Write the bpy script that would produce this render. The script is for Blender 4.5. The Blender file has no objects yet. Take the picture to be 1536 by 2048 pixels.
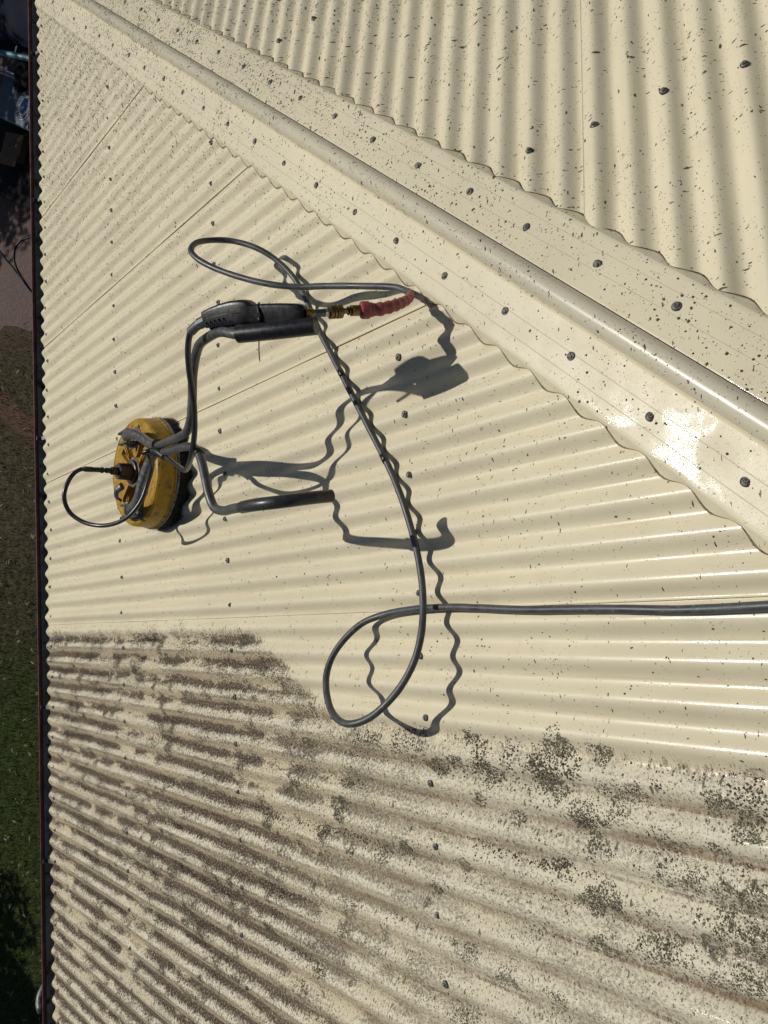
import bpy, math, random
import numpy as np
from mathutils import Vector, Matrix
random.seed(7)
rng = np.random.default_rng(11)
scene = bpy.context.scene
COL = scene.collection

# ------------------------------------------------------------------ frame of the place
TH = math.radians(15.0)                 # roof pitch
CT, ST = math.cos(TH), math.sin(TH)
ZO = 2.6                                # height of the eave line above the ground
X0 = -0.325                             # where the hip meets the eave line
PITCH, AMP = 0.0762, 0.0085             # corrugation
P1 = Matrix(((1, 0, 0, 0), (0, CT, -ST, 0), (0, ST, CT, ZO), (0, 0, 0, 1)))          # main slope: x along eave, y up the slope, z out
P2 = Matrix(((0, CT, -ST, X0), (1, 0, 0, 0), (0, ST, CT, ZO), (0, 0, 0, 1)))         # side slope (x along its eave, y up the slope, z out)
SUN1 = Vector((-0.24, -0.335, 0.911)).normalized()      # direction to the sun in the main slope's frame
SUNW = (P1.to_3x3() @ SUN1).normalized()

# ------------------------------------------------------------------ camera
R = ((0.06739140, 0.67172522, -0.73772870), (0.99161491, -0.12681014, -0.02488076), (-0.11026451, -0.72986603, -0.67463866))
cam_l = Vector((3.3446381, 3.9942104, 1.2872185))
cam_d = bpy.data.cameras.new('camera')
cam = bpy.data.objects.new('camera', cam_d)
COL.objects.link(cam)
rt, dn, fw = Vector(R[0]), Vector(R[1]), Vector(R[2])
rt = rt.normalized(); fw = fw.normalized(); dn = fw.cross(rt).normalized()
M = Matrix(((rt.x, -dn.x, -fw.x), (rt.y, -dn.y, -fw.y), (rt.z, -dn.z, -fw.z))).to_4x4()
cam.matrix_world = P1 @ Matrix.Translation(cam_l) @ M
cam_d.sensor_fit = 'VERTICAL'
cam_d.sensor_height = 36.0
cam_d.lens = 1451.735 / 2048 * 36
cam_d.clip_start = 0.05
cam_d.clip_end = 500
scene.camera = cam

# ------------------------------------------------------------------ light
world = bpy.data.worlds.new('World')
scene.world = world
world.use_nodes = True
wn = world.node_tree
wn.nodes.clear()
sky = wn.nodes.new('ShaderNodeTexSky')
sky.sky_type = 'NISHITA'
sky.sun_disc = False
sky.sun_elevation = math.asin(SUNW.z)
sky.sun_rotation = math.atan2(SUNW.x, SUNW.y)
bg = wn.nodes.new('ShaderNodeBackground'); bg.inputs[1].default_value = 0.05
wo = wn.nodes.new('ShaderNodeOutputWorld')
wn.links.new(sky.outputs[0], bg.inputs[0]); wn.links.new(bg.outputs[0], wo.inputs[0])
sl = bpy.data.lights.new('sun', 'SUN')
sl.energy = 4.5; sl.angle = math.radians(0.53); sl.color = (1.0, 0.955, 0.88)
so = bpy.data.objects.new('sun', sl); COL.objects.link(so)
so.rotation_euler = SUNW.to_track_quat('Z', 'Y').to_euler()
so.location = (0, -3, 12)
scene.view_settings.view_transform = 'Standard'
scene.view_settings.look = 'None'
scene.view_settings.gamma = 1.0
scene.view_settings.use_curve_mapping = False
scene.view_settings.exposure = -0.47
scene.render.engine = 'CYCLES'
scene.cycles.max_bounces = 6

# ------------------------------------------------------------------ node helper
class V:
    def __init__(s, t, k): s.t, s.k = t, k
    def _m(s, op, b=None, c=None, clamp=False):
        n = s.t.nodes.new('ShaderNodeMath'); n.operation = op; n.use_clamp = clamp
        for i, x in enumerate((s, b, c)):
            if x is None: continue
            if isinstance(x, V): s.t.links.new(x.k, n.inputs[i])
            else: n.inputs[i].default_value = x
        return V(s.t, n.outputs[0])
    def __add__(s, b): return s._m('ADD', b)
    __radd__ = __add__
    def __mul__(s, b): return s._m('MULTIPLY', b)
    __rmul__ = __mul__
    def __sub__(s, b): return s._m('SUBTRACT', b)
    def __rsub__(s, b): return (s * -1.0) + b
    def __truediv__(s, b): return s._m('DIVIDE', b)
    def cos(s): return s._m('COSINE')
    def frac(s): return s._m('FRACT')
    def floor(s): return s._m('FLOOR')
    def abs(s): return s._m('ABSOLUTE')
    def pw(s, b): return s._m('POWER', b)
    def mn(s, b): return s._m('MINIMUM', b)
    def mx(s, b): return s._m('MAXIMUM', b)
    def lt(s, b): return s._m('LESS_THAN', b)
    def gt(s, b): return s._m('GREATER_THAN', b)
    def cl(s): return s._m('ADD', 0.0, clamp=True)
    def ss(s, a, b, lo=0.0, hi=1.0):                    # smooth step from a to b
        n = s.t.nodes.new('ShaderNodeMapRange'); n.interpolation_type = 'SMOOTHSTEP'; n.clamp = True
        if a > b: a, b, lo, hi = b, a, hi, lo
        s.t.links.new(s.k, n.inputs[0])
        for i, x in zip((1, 2, 3, 4), (a, b, lo, hi)): n.inputs[i].default_value = x
        return V(s.t, n.outputs[0])

class Mat:
    def __init__(s, name):
        s.m = bpy.data.materials.new(name); s.m.use_nodes = True
        s.t = s.m.node_tree; s.t.nodes.clear()
        s.out = s.t.nodes.new('ShaderNodeOutputMaterial')
        s.b = s.t.nodes.new('ShaderNodeBsdfPrincipled')
        s.t.links.new(s.b.outputs[0], s.out.inputs[0])
        tc = s.t.nodes.new('ShaderNodeTexCoord'); s.co = tc.outputs['Object']
        sp = s.t.nodes.new('ShaderNodeSeparateXYZ'); s.t.links.new(s.co, sp.inputs[0])
        s.x, s.y, s.z = (V(s.t, sp.outputs[i]) for i in range(3))
    def comb(s, x, y, z=0.0):
        n = s.t.nodes.new('ShaderNodeCombineXYZ')
        for i, v in enumerate((x, y, z)):
            if isinstance(v, V): s.t.links.new(v.k, n.inputs[i])
            else: n.inputs[i].default_value = v
        return n.outputs[0]
    def noise(s, sc, co=None, det=4.0, ro=0.5, di=0.0, col=False, seed=None):
        n = s.t.nodes.new('ShaderNodeTexNoise'); s.t.links.new(co or s.co, n.inputs['Vector'])
        n.inputs['Scale'].default_value = sc; n.inputs['Detail'].default_value = det
        n.inputs['Roughness'].default_value = ro; n.inputs['Distortion'].default_value = di
        if seed is not None:
            n.noise_dimensions = '4D'; n.inputs['W'].default_value = seed
        return n.outputs['Color'] if col else V(s.t, n.outputs[0])
    def voro(s, sc, co=None, rnd=1.0):
        n = s.t.nodes.new('ShaderNodeTexVoronoi'); s.t.links.new(co or s.co, n.inputs['Vector'])
        n.inputs['Scale'].default_value = sc; n.inputs['Randomness'].default_value = rnd
        sp = s.t.nodes.new('ShaderNodeSeparateColor'); s.t.links.new(n.outputs['Color'], sp.inputs[0])
        return V(s.t, n.outputs['Distance']), V(s.t, sp.outputs[0]), V(s.t, sp.outputs[1]), V(s.t, sp.outputs[2])
    def warp(s, sc, amt, co=None, det=2.0):
        a = s.t.nodes.new('ShaderNodeVectorMath'); a.operation = 'MULTIPLY_ADD'
        s.t.links.new(s.noise(sc, co, det, col=True), a.inputs[0])
        a.inputs[1].default_value = (amt, amt, amt); s.t.links.new(co or s.co, a.inputs[2])
        return a.outputs[0]
    def rgb(s, c):
        n = s.t.nodes.new('ShaderNodeRGB'); n.outputs[0].default_value = (*c, 1); return n.outputs[0]
    def mix(s, f, a, b):
        n = s.t.nodes.new('ShaderNodeMix'); n.data_type = 'RGBA'
        if isinstance(f, V): s.t.links.new(f.k, n.inputs[0])
        else: n.inputs[0].default_value = f
        for i, c in ((6, a), (7, b)):
            if isinstance(c, tuple): n.inputs[i].default_value = (*c, 1)
            else: s.t.links.new(c, n.inputs[i])
        return n.outputs[2]
    def set(s, k, v):
        i = s.b.inputs[k]
        if isinstance(v, V): s.t.links.new(v.k, i)
        elif isinstance(v, tuple): i.default_value = (*v, 1) if len(v) == 3 else v
        elif isinstance(v, (int, float)): i.default_value = v
        else: s.t.links.new(v, i)
    def bump(s, h, dist=0.001, strength=1.0):
        n = s.t.nodes.new('ShaderNodeBump'); n.inputs['Strength'].default_value = strength
        n.inputs['Distance'].default_value = dist
        s.t.links.new(h.k, n.inputs['Height']); s.t.links.new(n.outputs[0], s.b.inputs['Normal']); s.t.links.new(n.outputs[0], s.b.inputs['Coat Normal'])

def simple(name, col, rough=0.5, metal=0.0, var=0.25, sc=60.0, bump=0.0005, spec=0.5, dirt=None, dirt_sc=25.0, dirt_lo=0.55):
    m = Mat(name)
    n = m.noise(sc, det=5, ro=0.6)
    c2 = tuple(x * (1 - var) for x in col); c1 = tuple(min(1, x * (1 + var)) for x in col)
    c = m.mix(n.ss(0.3, 0.7), c2, c1)
    if dirt:
        d = m.noise(dirt_sc, det=6, ro=0.7, seed=3.0).ss(dirt_lo, dirt_lo + 0.12)
        c = m.mix(d, c, dirt)
    m.set('Base Color', c); m.set('Metallic', metal); m.set('Specular IOR Level', spec)
    m.set('Roughness', n.ss(0.2, 0.8, rough * 0.8, min(1, rough * 1.2)))
    if bump: m.bump(n, bump)
    return m.m

CREAM = (0.62, 0.562, 0.40)
FLECK = (0.024, 0.022, 0.016)

def specks(m, sc, dens, co, size=0.5):
    """one layer of small irregular flecks, one at most per cell"""
    d, r, g, b = m.voro(sc, co)
    rad = g * size * 0.55 + size * 0.12
    return (r.lt(dens) if not isinstance(dens, V) else (dens - r).gt(0.0)) * ((rad - d) * 26.0).cl()

def roof_paint(name, kind):
    m = Mat(name)
    x, y, z = m.x, m.y, m.z
    flat = m.comb(x, y, 0.0)
    wob = m.warp(260, 0.006, flat, 3)
    big = m.noise(1.7, flat, 3)
    mid = m.noise(9.0, flat, 4, 0.6)
    clump = m.noise(5.5, m.warp(3.0, 0.25, flat), 4, 0.65)
    fine = m.noise(120, flat, 4, 0.6)
    if kind in ('main', 'clean'):
        s_ = y * CT - x + 0.325                     # how near the hip line a spot is (0 on it, negative away)
        hip = s_.ss(-0.9, -0.1)
        dens = x.ss(0.3, 2.2, 0.85, 0.13) + hip * x.ss(0.4, 2.4, 0.5, 0.03)
        wet = (y.ss(3.12, 3.45) + y.ss(2.7, 3.3) * 0.35) * x.ss(2.3, 2.9)
    elif kind == 'side':
        dens = y.ss(0.8, 2.8, 0.80, 0.34)
        wet = y.ss(8.0, 9.0)
    elif kind == 'roll':
        dens = x.ss(0.4, 3.1, 1.15, 0.34)
        wet = x.ss(2.3, 2.8)
    else:
        dens = x.ss(0.4, 2.9, 1.0, 0.18)
        wet = x.ss(2.55, 2.95)
    wet = wet.cl()
    dens = dens * clump.ss(0.34, 0.66, 0.30, 1.35)
    if kind == 'cap':
        farside = (y - x * 1.0 - 0.325).ss(0.0, 0.05)
        dens = dens * (farside * 0.55 + 0.8)
    stretch = m.warp(200, 0.008, m.comb(x * 0.8, y * 1.25, 0.0), 3)
    far = x.ss(0.2, 2.9, 1.0, 0.0) if kind != 'side' else y.ss(0.5, 3.2, 1.0, 0.25)      # coarser, thicker litter where nobody has rinsed
    dash = m.warp(170, 0.009, m.comb(x * 0.50 + y * 0.12, y * 1.30, 0.0), 3)
    dash2 = m.warp(150, 0.010, m.comb(x * 1.15, y * 0.60 - x * 0.15, 3.0), 3)
    sp = specks(m, 120, dens * 0.70, dash, 0.46).mx(specks(m, 120, dens * 0.50, dash2, 0.42)).mx(specks(m, 250, dens * 0.95, wob, 0.52) * 0.75)
    if kind == 'main': far = None
    if far is not None: sp = sp.mx(specks(m, 46, dens * (far * 0.45 + 0.07), stretch, 0.28)).mx(specks(m, 66, dens * far * 0.95, dash, 0.50)).mx(specks(m, 85, dens * far * 0.9, dash2, 0.50))
    if far is not None:
      smear = (m.noise(26, m.warp(20, 0.03, flat), 5, 0.7, seed=31.0).ss(0.54, 0.72) * far * (dens * 0.8)).cl()
      sp = sp.mx(smear * 0.40)
    # base paint, slightly chalky and uneven
    base = m.mix(big.ss(0.3, 0.7), tuple(c * 0.95 for c in CREAM), tuple(min(1, c * 1.04) for c in CREAM))
    base = m.mix(mid.ss(0.45, 0.75) * 0.35, base, (0.55, 0.47, 0.33))
    ph = (x / PITCH).frac() if kind != 'side' else ((x - 3.007) / PITCH).frac()
    if kind in ('main', 'side', 'clean'):
        streak = m.noise(1.0, m.comb(x * 60.0, y * 3.0), 4, 0.6)
        valley = (ph - 0.5).abs().ss(0.16, 0.02)
        base = m.mix(valley * streak.ss(0.45, 0.7) * 0.45, base, (0.47, 0.38, 0.23))
        base = m.mix(streak.ss(0.52, 0.75) * 0.22, base, (0.50, 0.42, 0.28))
    rust = m.noise(7.0, m.warp(6.0, 0.1, flat), 5, 0.7, seed=8.0).ss(0.68, 0.74) * specks(m, 170, 0.5, wob, 0.5)
    col = m.mix(rust * 0.9, base, (0.16, 0.07, 0.035))
    tint = m.mix(m.noise(30, flat, 2, seed=2.0).ss(0.4, 0.6), FLECK, (0.075, 0.068, 0.05))
    col = m.mix(sp * 0.94, col, tint)
    height = fine * 0.1 + sp * 1.0
    if kind == 'cap':
        dd0 = ((x + 0.325 - y) * 0.70711).abs()
        ln = (dd0 - 0.079).abs().mn((dd0 - 0.118).abs()).ss(0.0011, 0.0003)
        col = m.mix(ln * 0.38, col, (0.20, 0.17, 0.11)); height = height + ln * 0.5
    rough = mid.ss(0.3, 0.7, 0.46, 0.58)
    if kind == 'main':
        edge = 3.445 + y.ss(1.84, 2.42) * 0.25
        dd = x - edge + (m.noise(9.0, flat, 4, 0.6, seed=5.0) - 0.5) * 0.16
        leftw = y.ss(1.7, 3.0, 1.0, 0.0)
        brush = m.noise(1.0, m.comb(x * 40.0, y * 120.0), 5, 0.85)                   # ragged strokes across the ribs
        dd = dd + (brush - 0.5) * 0.22
        along = m.noise(1.0, m.comb(x * 13.0, y * 3.2), 4, 0.65, seed=1.5)
        along2 = m.noise(1.0, m.comb(x * 16.0, y * 7.0), 5, 0.65, seed=9.5)
        grit = m.noise(130, m.warp(60, 0.01, flat), 6, 0.85)
        pc = ph - 0.50 + (m.noise(14.0, flat, 3, seed=7.0) - 0.5) * 0.22
        band = pc.abs().ss(0.30, 0.05)
        band2 = (ph - 0.16).abs().mn((ph - 1.16).abs()).ss(0.16, 0.02)
        chalk = (ph - 0.78).abs().ss(0.16, 0.03)
        zone = (dd + (grit - 0.5) * 0.12).ss(-0.010, 0.012)
        rag = (brush - 0.5) * 0.95 + (grit - 0.5) * 0.45
        pw_ = ph + rag + (m.noise(1.0, m.comb(x * 6.0, y * 2.6), 3, 0.6, seed=17.0) - 0.5) * 0.55
        sand = m.noise(150, m.comb(x * 1.0, y * 0.8), 4, 0.9, seed=19.0)
        patchy = along * 0.45 + along2 * 0.45 + grit * 0.25
        # warm cream; shade flank of each rib painted tan, sunlit flank painted chalky white
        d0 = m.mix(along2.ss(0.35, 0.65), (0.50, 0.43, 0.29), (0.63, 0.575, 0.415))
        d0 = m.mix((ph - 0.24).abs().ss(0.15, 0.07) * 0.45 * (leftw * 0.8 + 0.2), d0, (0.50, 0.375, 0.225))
        grey = (ph - 0.045 + rag * 0.4).abs().mn((ph - 1.045 + rag * 0.4).abs()).ss(0.115, 0.045)  # soft shade just past each crest, painted into the colour as grey
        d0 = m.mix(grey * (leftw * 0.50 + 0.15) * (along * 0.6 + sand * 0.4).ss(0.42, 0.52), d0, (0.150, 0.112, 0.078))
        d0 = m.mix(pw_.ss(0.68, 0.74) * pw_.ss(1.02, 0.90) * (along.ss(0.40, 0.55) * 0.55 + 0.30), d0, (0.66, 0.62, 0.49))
        d0 = m.mix(y.ss(2.1, 3.2) * 0.7, d0, (0.61, 0.57, 0.44))
        # peppery grime over everything
        pep0 = (sand * 0.75 + along2 * 0.25).ss(0.50, 0.545)
        d0 = m.mix(pep0 * (leftw * 0.30 + 0.48), d0, (0.088, 0.062, 0.040))
        d0 = m.mix((sand * 0.6 + grit * 0.4).ss(0.47, 0.42) * 0.45, d0, (0.68, 0.64, 0.51))
        # dark maroon mould band with ragged brush-stroke edges, broken into patches
        darkb = pw_.ss(0.34, 0.38) * pw_.ss(0.73, 0.69)
        mould = darkb * (patchy * 0.8 + m.noise(1.6, flat, 3, 0.6, seed=23.0) * 0.30).ss(0.545, 0.585)
        stray = (along2 * 0.6 + brush * 0.5 + grit * 0.5).ss(0.86, 0.90) * 0.85
        mould = (mould.mx(stray) * (sand.ss(0.43, 0.48) * 0.58 + 0.42)) * (leftw * 0.85 + 0.15)
        d0 = m.mix(mould * 0.95, d0, m.mix(grit.ss(0.44, 0.58), (0.030, 0.013, 0.012), (0.072, 0.038, 0.028)))
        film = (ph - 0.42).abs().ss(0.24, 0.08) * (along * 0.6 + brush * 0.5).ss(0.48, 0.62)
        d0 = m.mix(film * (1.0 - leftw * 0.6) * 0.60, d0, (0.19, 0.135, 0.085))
        # long maroon stain streaks on the right
        strk = m.noise(1.0, m.comb((x / PITCH).floor() * 7.31, y * 2.2), 2, 0.5, seed=4.0).ss(0.46, 0.56)
        strk = strk * (ph - 0.49 + (along - 0.5) * 0.14).abs().ss(0.085, 0.02) * y.ss(2.3, 2.8) * (grit * 0.6 + brush * 0.4).ss(0.42, 0.55)
        d0 = m.mix(strk * 0.85, d0, (0.10, 0.048, 0.045))
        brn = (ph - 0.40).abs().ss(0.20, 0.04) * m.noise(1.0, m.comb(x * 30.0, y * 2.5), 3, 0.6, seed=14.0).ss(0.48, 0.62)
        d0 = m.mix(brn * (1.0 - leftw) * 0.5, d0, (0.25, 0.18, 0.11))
        # grey-green lichen rosettes
        ld, lr, lg, lb = m.voro(9.0, m.warp(22.0, 0.035, flat, 3))
        rr = ld / (lg * 0.20 + 0.14)
        ring = rr.ss(1.10, 0.85) * (rr.ss(0.1, 0.75, 0.25, 1.0)) * lr.lt(0.16)
        ros = ring * (grit * 0.6 + sand * 0.4).ss(0.47, 0.52)
        d0 = m.mix(ros * 0.9, d0, m.mix(grit.ss(0.35, 0.65), (0.060, 0.056, 0.030), (0.17, 0.165, 0.105)))
        # pepper of grey-green crumbs everywhere
        pd = m.noise(4.0, flat, 3, seed=12.0).ss(0.3, 0.7, 0.35, 0.9)
        pep = specks(m, 210, pd * 1.05, wob, 0.55).mx(specks(m, 105, pd * 0.60, stretch, 0.50)).mx(specks(m, 60, pd * 0.32, dash, 0.45))
        d0 = m.mix(pep * 0.85, d0, m.mix(fine.ss(0.4, 0.6), (0.06, 0.058, 0.042), (0.13, 0.12, 0.09)))
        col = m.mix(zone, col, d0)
        height = height * (1.0 - zone) + zone * (mould * 1.2 + ros * 1.8 + pep * 0.8 + grit * 0.12)
        rough = rough * (1.0 - zone) + zone * 0.75
        wet = wet * (1.0 - zone * grit.ss(0.3, 0.6, 0.25, 0.9))
    if kind == 'roll':
        rough = rough * 0.60
        col = m.mix(0.4, col, m.mix(sp, (0.40, 0.385, 0.325), FLECK))  # greyed base colour stands in for sky reflected in the glossy roll
    if kind in ('cap', 'main', 'clean'):
        drops = m.voro(330, wob)
        dr = (0.38 - drops[0]).mx(0.0) * (drops[1] - 0.45).mx(0.0)
        patch = m.noise(6.0, flat, 3, 0.6, seed=21.0).ss(0.40, 0.60)
        rough = rough * (1.0 - wet * ((patch * 0.12 + 0.04) if kind == 'cap' else (patch * 0.25 + 0.28)))
        height = height + wet * (dr * (3.6 if kind == 'cap' else 1.5) + m.noise(420, flat, 2) * (0.75 if kind == 'cap' else 0.2))
    m.set('Base Color', col)
    m.set('Roughness', rough)
    m.set('Specular IOR Level', 0.45 if kind != 'main' else zone.ss(0.0, 1.0, 0.45, 0.14))
    if kind == 'cap':
        blot = m.noise(7.5, m.warp(9.0, 0.06, flat), 3, 0.55, seed=41.0)
        m.set('Coat Weight', wet * x.ss(2.96, 3.10) * blot.ss(0.49, 0.58))
    elif kind == 'roll': m.set('Coat Weight', wet * 0.5)
    else: m.set('Coat Weight', wet * m.noise(1.0, m.comb(x * 26.0, y * 7.0), 4, 0.7, seed=51.0).ss(0.46, 0.58) * 0.6)
    m.set('Coat Roughness', 0.09)
    m.bump(height, 0.0009 if kind != 'cap' else 0.0006, 0.9)
    return m.m

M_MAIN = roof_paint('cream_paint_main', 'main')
M_CLEAN = roof_paint('cream_paint_clean', 'clean')
M_SIDE = roof_paint('cream_paint_side', 'side')
M_CAP = roof_paint('cream_paint_cap', 'cap')
M_ROLL = roof_paint('cream_paint_roll', 'roll')
M_GRIME = simple('grimy_cream_edge', (0.23, 0.185, 0.12), 0.7, 0, 0.4, 90, 0, dirt=(0.06, 0.045, 0.03), dirt_sc=60, dirt_lo=0.5)
M_SCREW = simple('zinc_screw', (0.17, 0.170, 0.155), 0.62, 0.4, 0.4, 300, 0.0003, dirt=(0.03, 0.03, 0.022), dirt_sc=220, dirt_lo=0.47)
M_WASHER = simple('black_rubber_washer', (0.025, 0.025, 0.022), 0.7, 0, 0.3, 300, 0.0003)
M_HOSE = simple('grey_hose_rubber', (0.052, 0.057, 0.062), 0.46, 0, 0.30, 30, 0.0006, dirt=(0.13, 0.125, 0.11), dirt_sc=95, dirt_lo=0.55)
M_HOSEB = simple('black_hose_rubber', (0.022, 0.024, 0.027), 0.33, 0, 0.25, 60, 0.0002)
M_BLACK = simple('black_plastic', (0.007, 0.0075, 0.008), 0.38, 0, 0.3, 90, 0.0002, dirt=(0.06, 0.058, 0.052), dirt_sc=60, dirt_lo=0.62)
M_TUBE = simple('dull_grey_steel', (0.085, 0.087, 0.088), 0.45, 0.35, 0.25, 45, 0.0002, dirt=(0.04, 0.038, 0.035), dirt_sc=70, dirt_lo=0.56)
M_GRIP = simple('worn_black_grip', (0.035, 0.036, 0.038), 0.38, 0.1, 0.3, 80, 0.0002, dirt=(0.33, 0.33, 0.32), dirt_sc=55, dirt_lo=0.66)
M_YEL = simple('worn_yellow_plastic', (0.37, 0.212, 0.012), 0.45, 0, 0.22, 38, 0.0007, 0.35, dirt=(0.10, 0.052, 0.012), dirt_sc=48, dirt_lo=0.53)
M_YELR = simple('recessed_yellow_plastic', (0.33, 0.180, 0.016), 0.6, 0, 0.2, 55, 0.0005, 0.3, dirt=(0.12, 0.06, 0.02), dirt_sc=90, dirt_lo=0.55)
M_ALU = simple('dirty_cast_aluminium', (0.16, 0.158, 0.155), 0.40, 0.7, 0.35, 70, 0.0008, dirt=(0.035, 0.033, 0.03), dirt_sc=60, dirt_lo=0.52)
M_BRONZE = simple('dark_bronze', (0.07, 0.055, 0.045), 0.42, 0.5, 0.35, 70, 0.0005)
M_BRASS = simple('tarnished_brass', (0.20, 0.135, 0.05), 0.38, 0.85, 0.4, 120, 0.0004, dirt=(0.05, 0.035, 0.02), dirt_sc=160, dirt_lo=0.52)
M_STEEL = simple('bright_steel', (0.40, 0.40, 0.39), 0.3, 0.9, 0.3, 120, 0.0002)
M_BLUEF = simple('blue_grey_fitting', (0.05, 0.085, 0.10), 0.4, 0.5, 0.3, 120, 0.0002)
M_RED = simple('faded_red_rubber', (0.30, 0.062, 0.065), 0.5, 0, 0.18, 60, 0.0004, dirt=(0.12, 0.03, 0.03), dirt_sc=80, dirt_lo=0.6)
M_BRIS = simple('black_bristles', (0.018, 0.016, 0.015), 0.75, 0, 0.5, 200, 0.001)
M_GREYR = simple('grey_rubber_band', (0.20, 0.205, 0.20), 0.6, 0, 0.3, 60, 0.0003, dirt=(0.05, 0.045, 0.03), dirt_sc=60, dirt_lo=0.5)
M_GUT_IN = simple('galvanised_gutter_inside', (0.22, 0.235, 0.23), 0.5, 0.35, 0.35, 12, 0.0004, dirt=(0.045, 0.038, 0.03), dirt_sc=14, dirt_lo=0.5)
M_GUT_OUT = simple('maroon_gutter_paint', (0.085, 0.022, 0.018), 0.4, 0, 0.35, 18, 0.0002, dirt=(0.13, 0.045, 0.02), dirt_sc=9, dirt_lo=0.55)
M_STRAP = simple('grey_strap', (0.10, 0.105, 0.10), 0.5, 0.4, 0.3, 60, 0.0003)

# ------------------------------------------------------------------ mesh helpers
def mesh_from(name, verts, faces, mats, smooth=True, mi=None):
    me = bpy.data.meshes.new(name)
    me.from_pydata([tuple(v) for v in verts], [], [tuple(int(i) for i in f) for f in faces])
    for m in (mats if isinstance(mats, (list, tuple)) else [mats]): me.materials.append(m)
    if mi is not None: me.polygons.foreach_set('material_index', np.asarray(mi, dtype=np.int32))
    if smooth: me.polygons.foreach_set('use_smooth', np.ones(len(me.polygons), dtype=bool))
    me.update()
    return me
def link(name, me, parent=None, mw=None):
    o = bpy.data.objects.new(name, me); COL.objects.link(o)
    if mw is not None: o.matrix_local = mw
    if parent is not None: o.parent = parent
    return o
def empty(name, mw, label, cat, group=None):
    o = bpy.data.objects.new(name, None); COL.objects.link(o); o.empty_display_size = 0.1
    o.matrix_world = mw
    o['label'] = label; o['category'] = cat
    if group: o['group'] = group
    return o
def tag(o, label=None, cat=None, kind=None, group=None):
    if label: o['label'] = label
    if cat: o['category'] = cat
    if kind: o['kind'] = kind
    if group: o['group'] = group
    return o
def grid_faces(n, m, close_u=False, off=0):
    f = []
    for i in range(n - 1):
        for j in range(m if close_u else m - 1):
            a = i * m + j; b = i * m + (j + 1) % m
            f.append((off + a, off + b, off + b + m, off + a + m))
    return f
def spline(pts, step=0.02):
    """centripetal-like catmull-rom through points (rows may carry extra values such as radius)"""
    P = np.array(pts, float)
    if len(P) == 2: return P
    P = np.vstack([2 * P[0] - P[1], P, 2 * P[-1] - P[-2]])
    out = []
    for i in range(1, len(P) - 2):
        p0, p1, p2, p3 = P[i - 1:i + 3]
        L = [max(1e-6, np.linalg.norm((b - a)[:3])) ** 0.5 for a, b in ((p0, p1), (p1, p2), (p2, p3))]
        n = max(2, int(np.linalg.norm((p2 - p1)[:3]) / step))
        t = np.linspace(0, 1, n, endpoint=False)[:, None]
        m1 = ((p1 - p0) / L[0] - (p2 - p0) / (L[0] + L[1]) + (p2 - p1) / L[1]) * L[1]
        m2 = ((p2 - p1) / L[1] - (p3 - p1) / (L[1] + L[2]) + (p3 - p2) / L[2]) * L[1]
        out.append((2 * t**3 - 3 * t**2 + 1) * p1 + (t**3 - 2 * t**2 + t) * m1 + (-2 * t**3 + 3 * t**2) * p2 + (t**3 - t**2) * m2)
    out.append(P[-2][None])
    return np.vstack(out)
def sweep(path, rad, seg=12, up=None, flat=(1, 1), power=1.0, cap=True):
    """tube along path; rad scalar or per point; flat=(a,b) section half-axes factors; power<1 squares the section"""
    P = np.array(path, float)[:, :3]; n = len(P)
    r = np.full(n, rad) if np.isscalar(rad) else np.asarray(rad, float)
    T = np.gradient(P, axis=0); T /= np.linalg.norm(T, axis=1)[:, None] + 1e-12
    u = np.array(up if up is not None else (0.13, 0.2, 0.97), float)
    a = np.linspace(0, 2 * np.pi, seg, endpoint=False)
    ca, sa = np.cos(a), np.sin(a)
    ca = np.sign(ca) * np.abs(ca) ** power; sa = np.sign(sa) * np.abs(sa) ** power
    vs = []
    for i in range(n):
        if up is None and i: u = u - T[i] * (u @ T[i])
        s = np.cross(T[i], u); s /= np.linalg.norm(s) + 1e-12
        w = np.cross(s, T[i]); 
        if up is None: u = w
        vs.append(P[i] + r[i] * (np.outer(ca * flat[0], s) + np.outer(sa * flat[1], w)))
    V_ = np.vstack(vs); F = grid_faces(n, seg, True)
    if cap:
        F.append(tuple(range(seg - 1, -1, -1))); F.append(tuple(range((n - 1) * seg, n * seg)))
    return V_, F
def lathe(prof, seg=48, c=(0, 0, 0), axis='z'):
    """profile rows (r, z)"""
    a = np.linspace(0, 2 * np.pi, seg, endpoint=False)
    vs = [np.stack([r * np.cos(a) + c[0], r * np.sin(a) + c[1], np.full(seg, z) + c[2]], 1) for r, z in prof]
    return np.vstack(vs), grid_faces(len(prof), seg, True)
def join(parts):
    V_, F, off = [], [], 0
    for v, f in parts:
        V_.append(np.asarray(v, float)); F += [tuple(i + off for i in q) for q in f]; off += len(v)
    return np.vstack(V_), F
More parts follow.
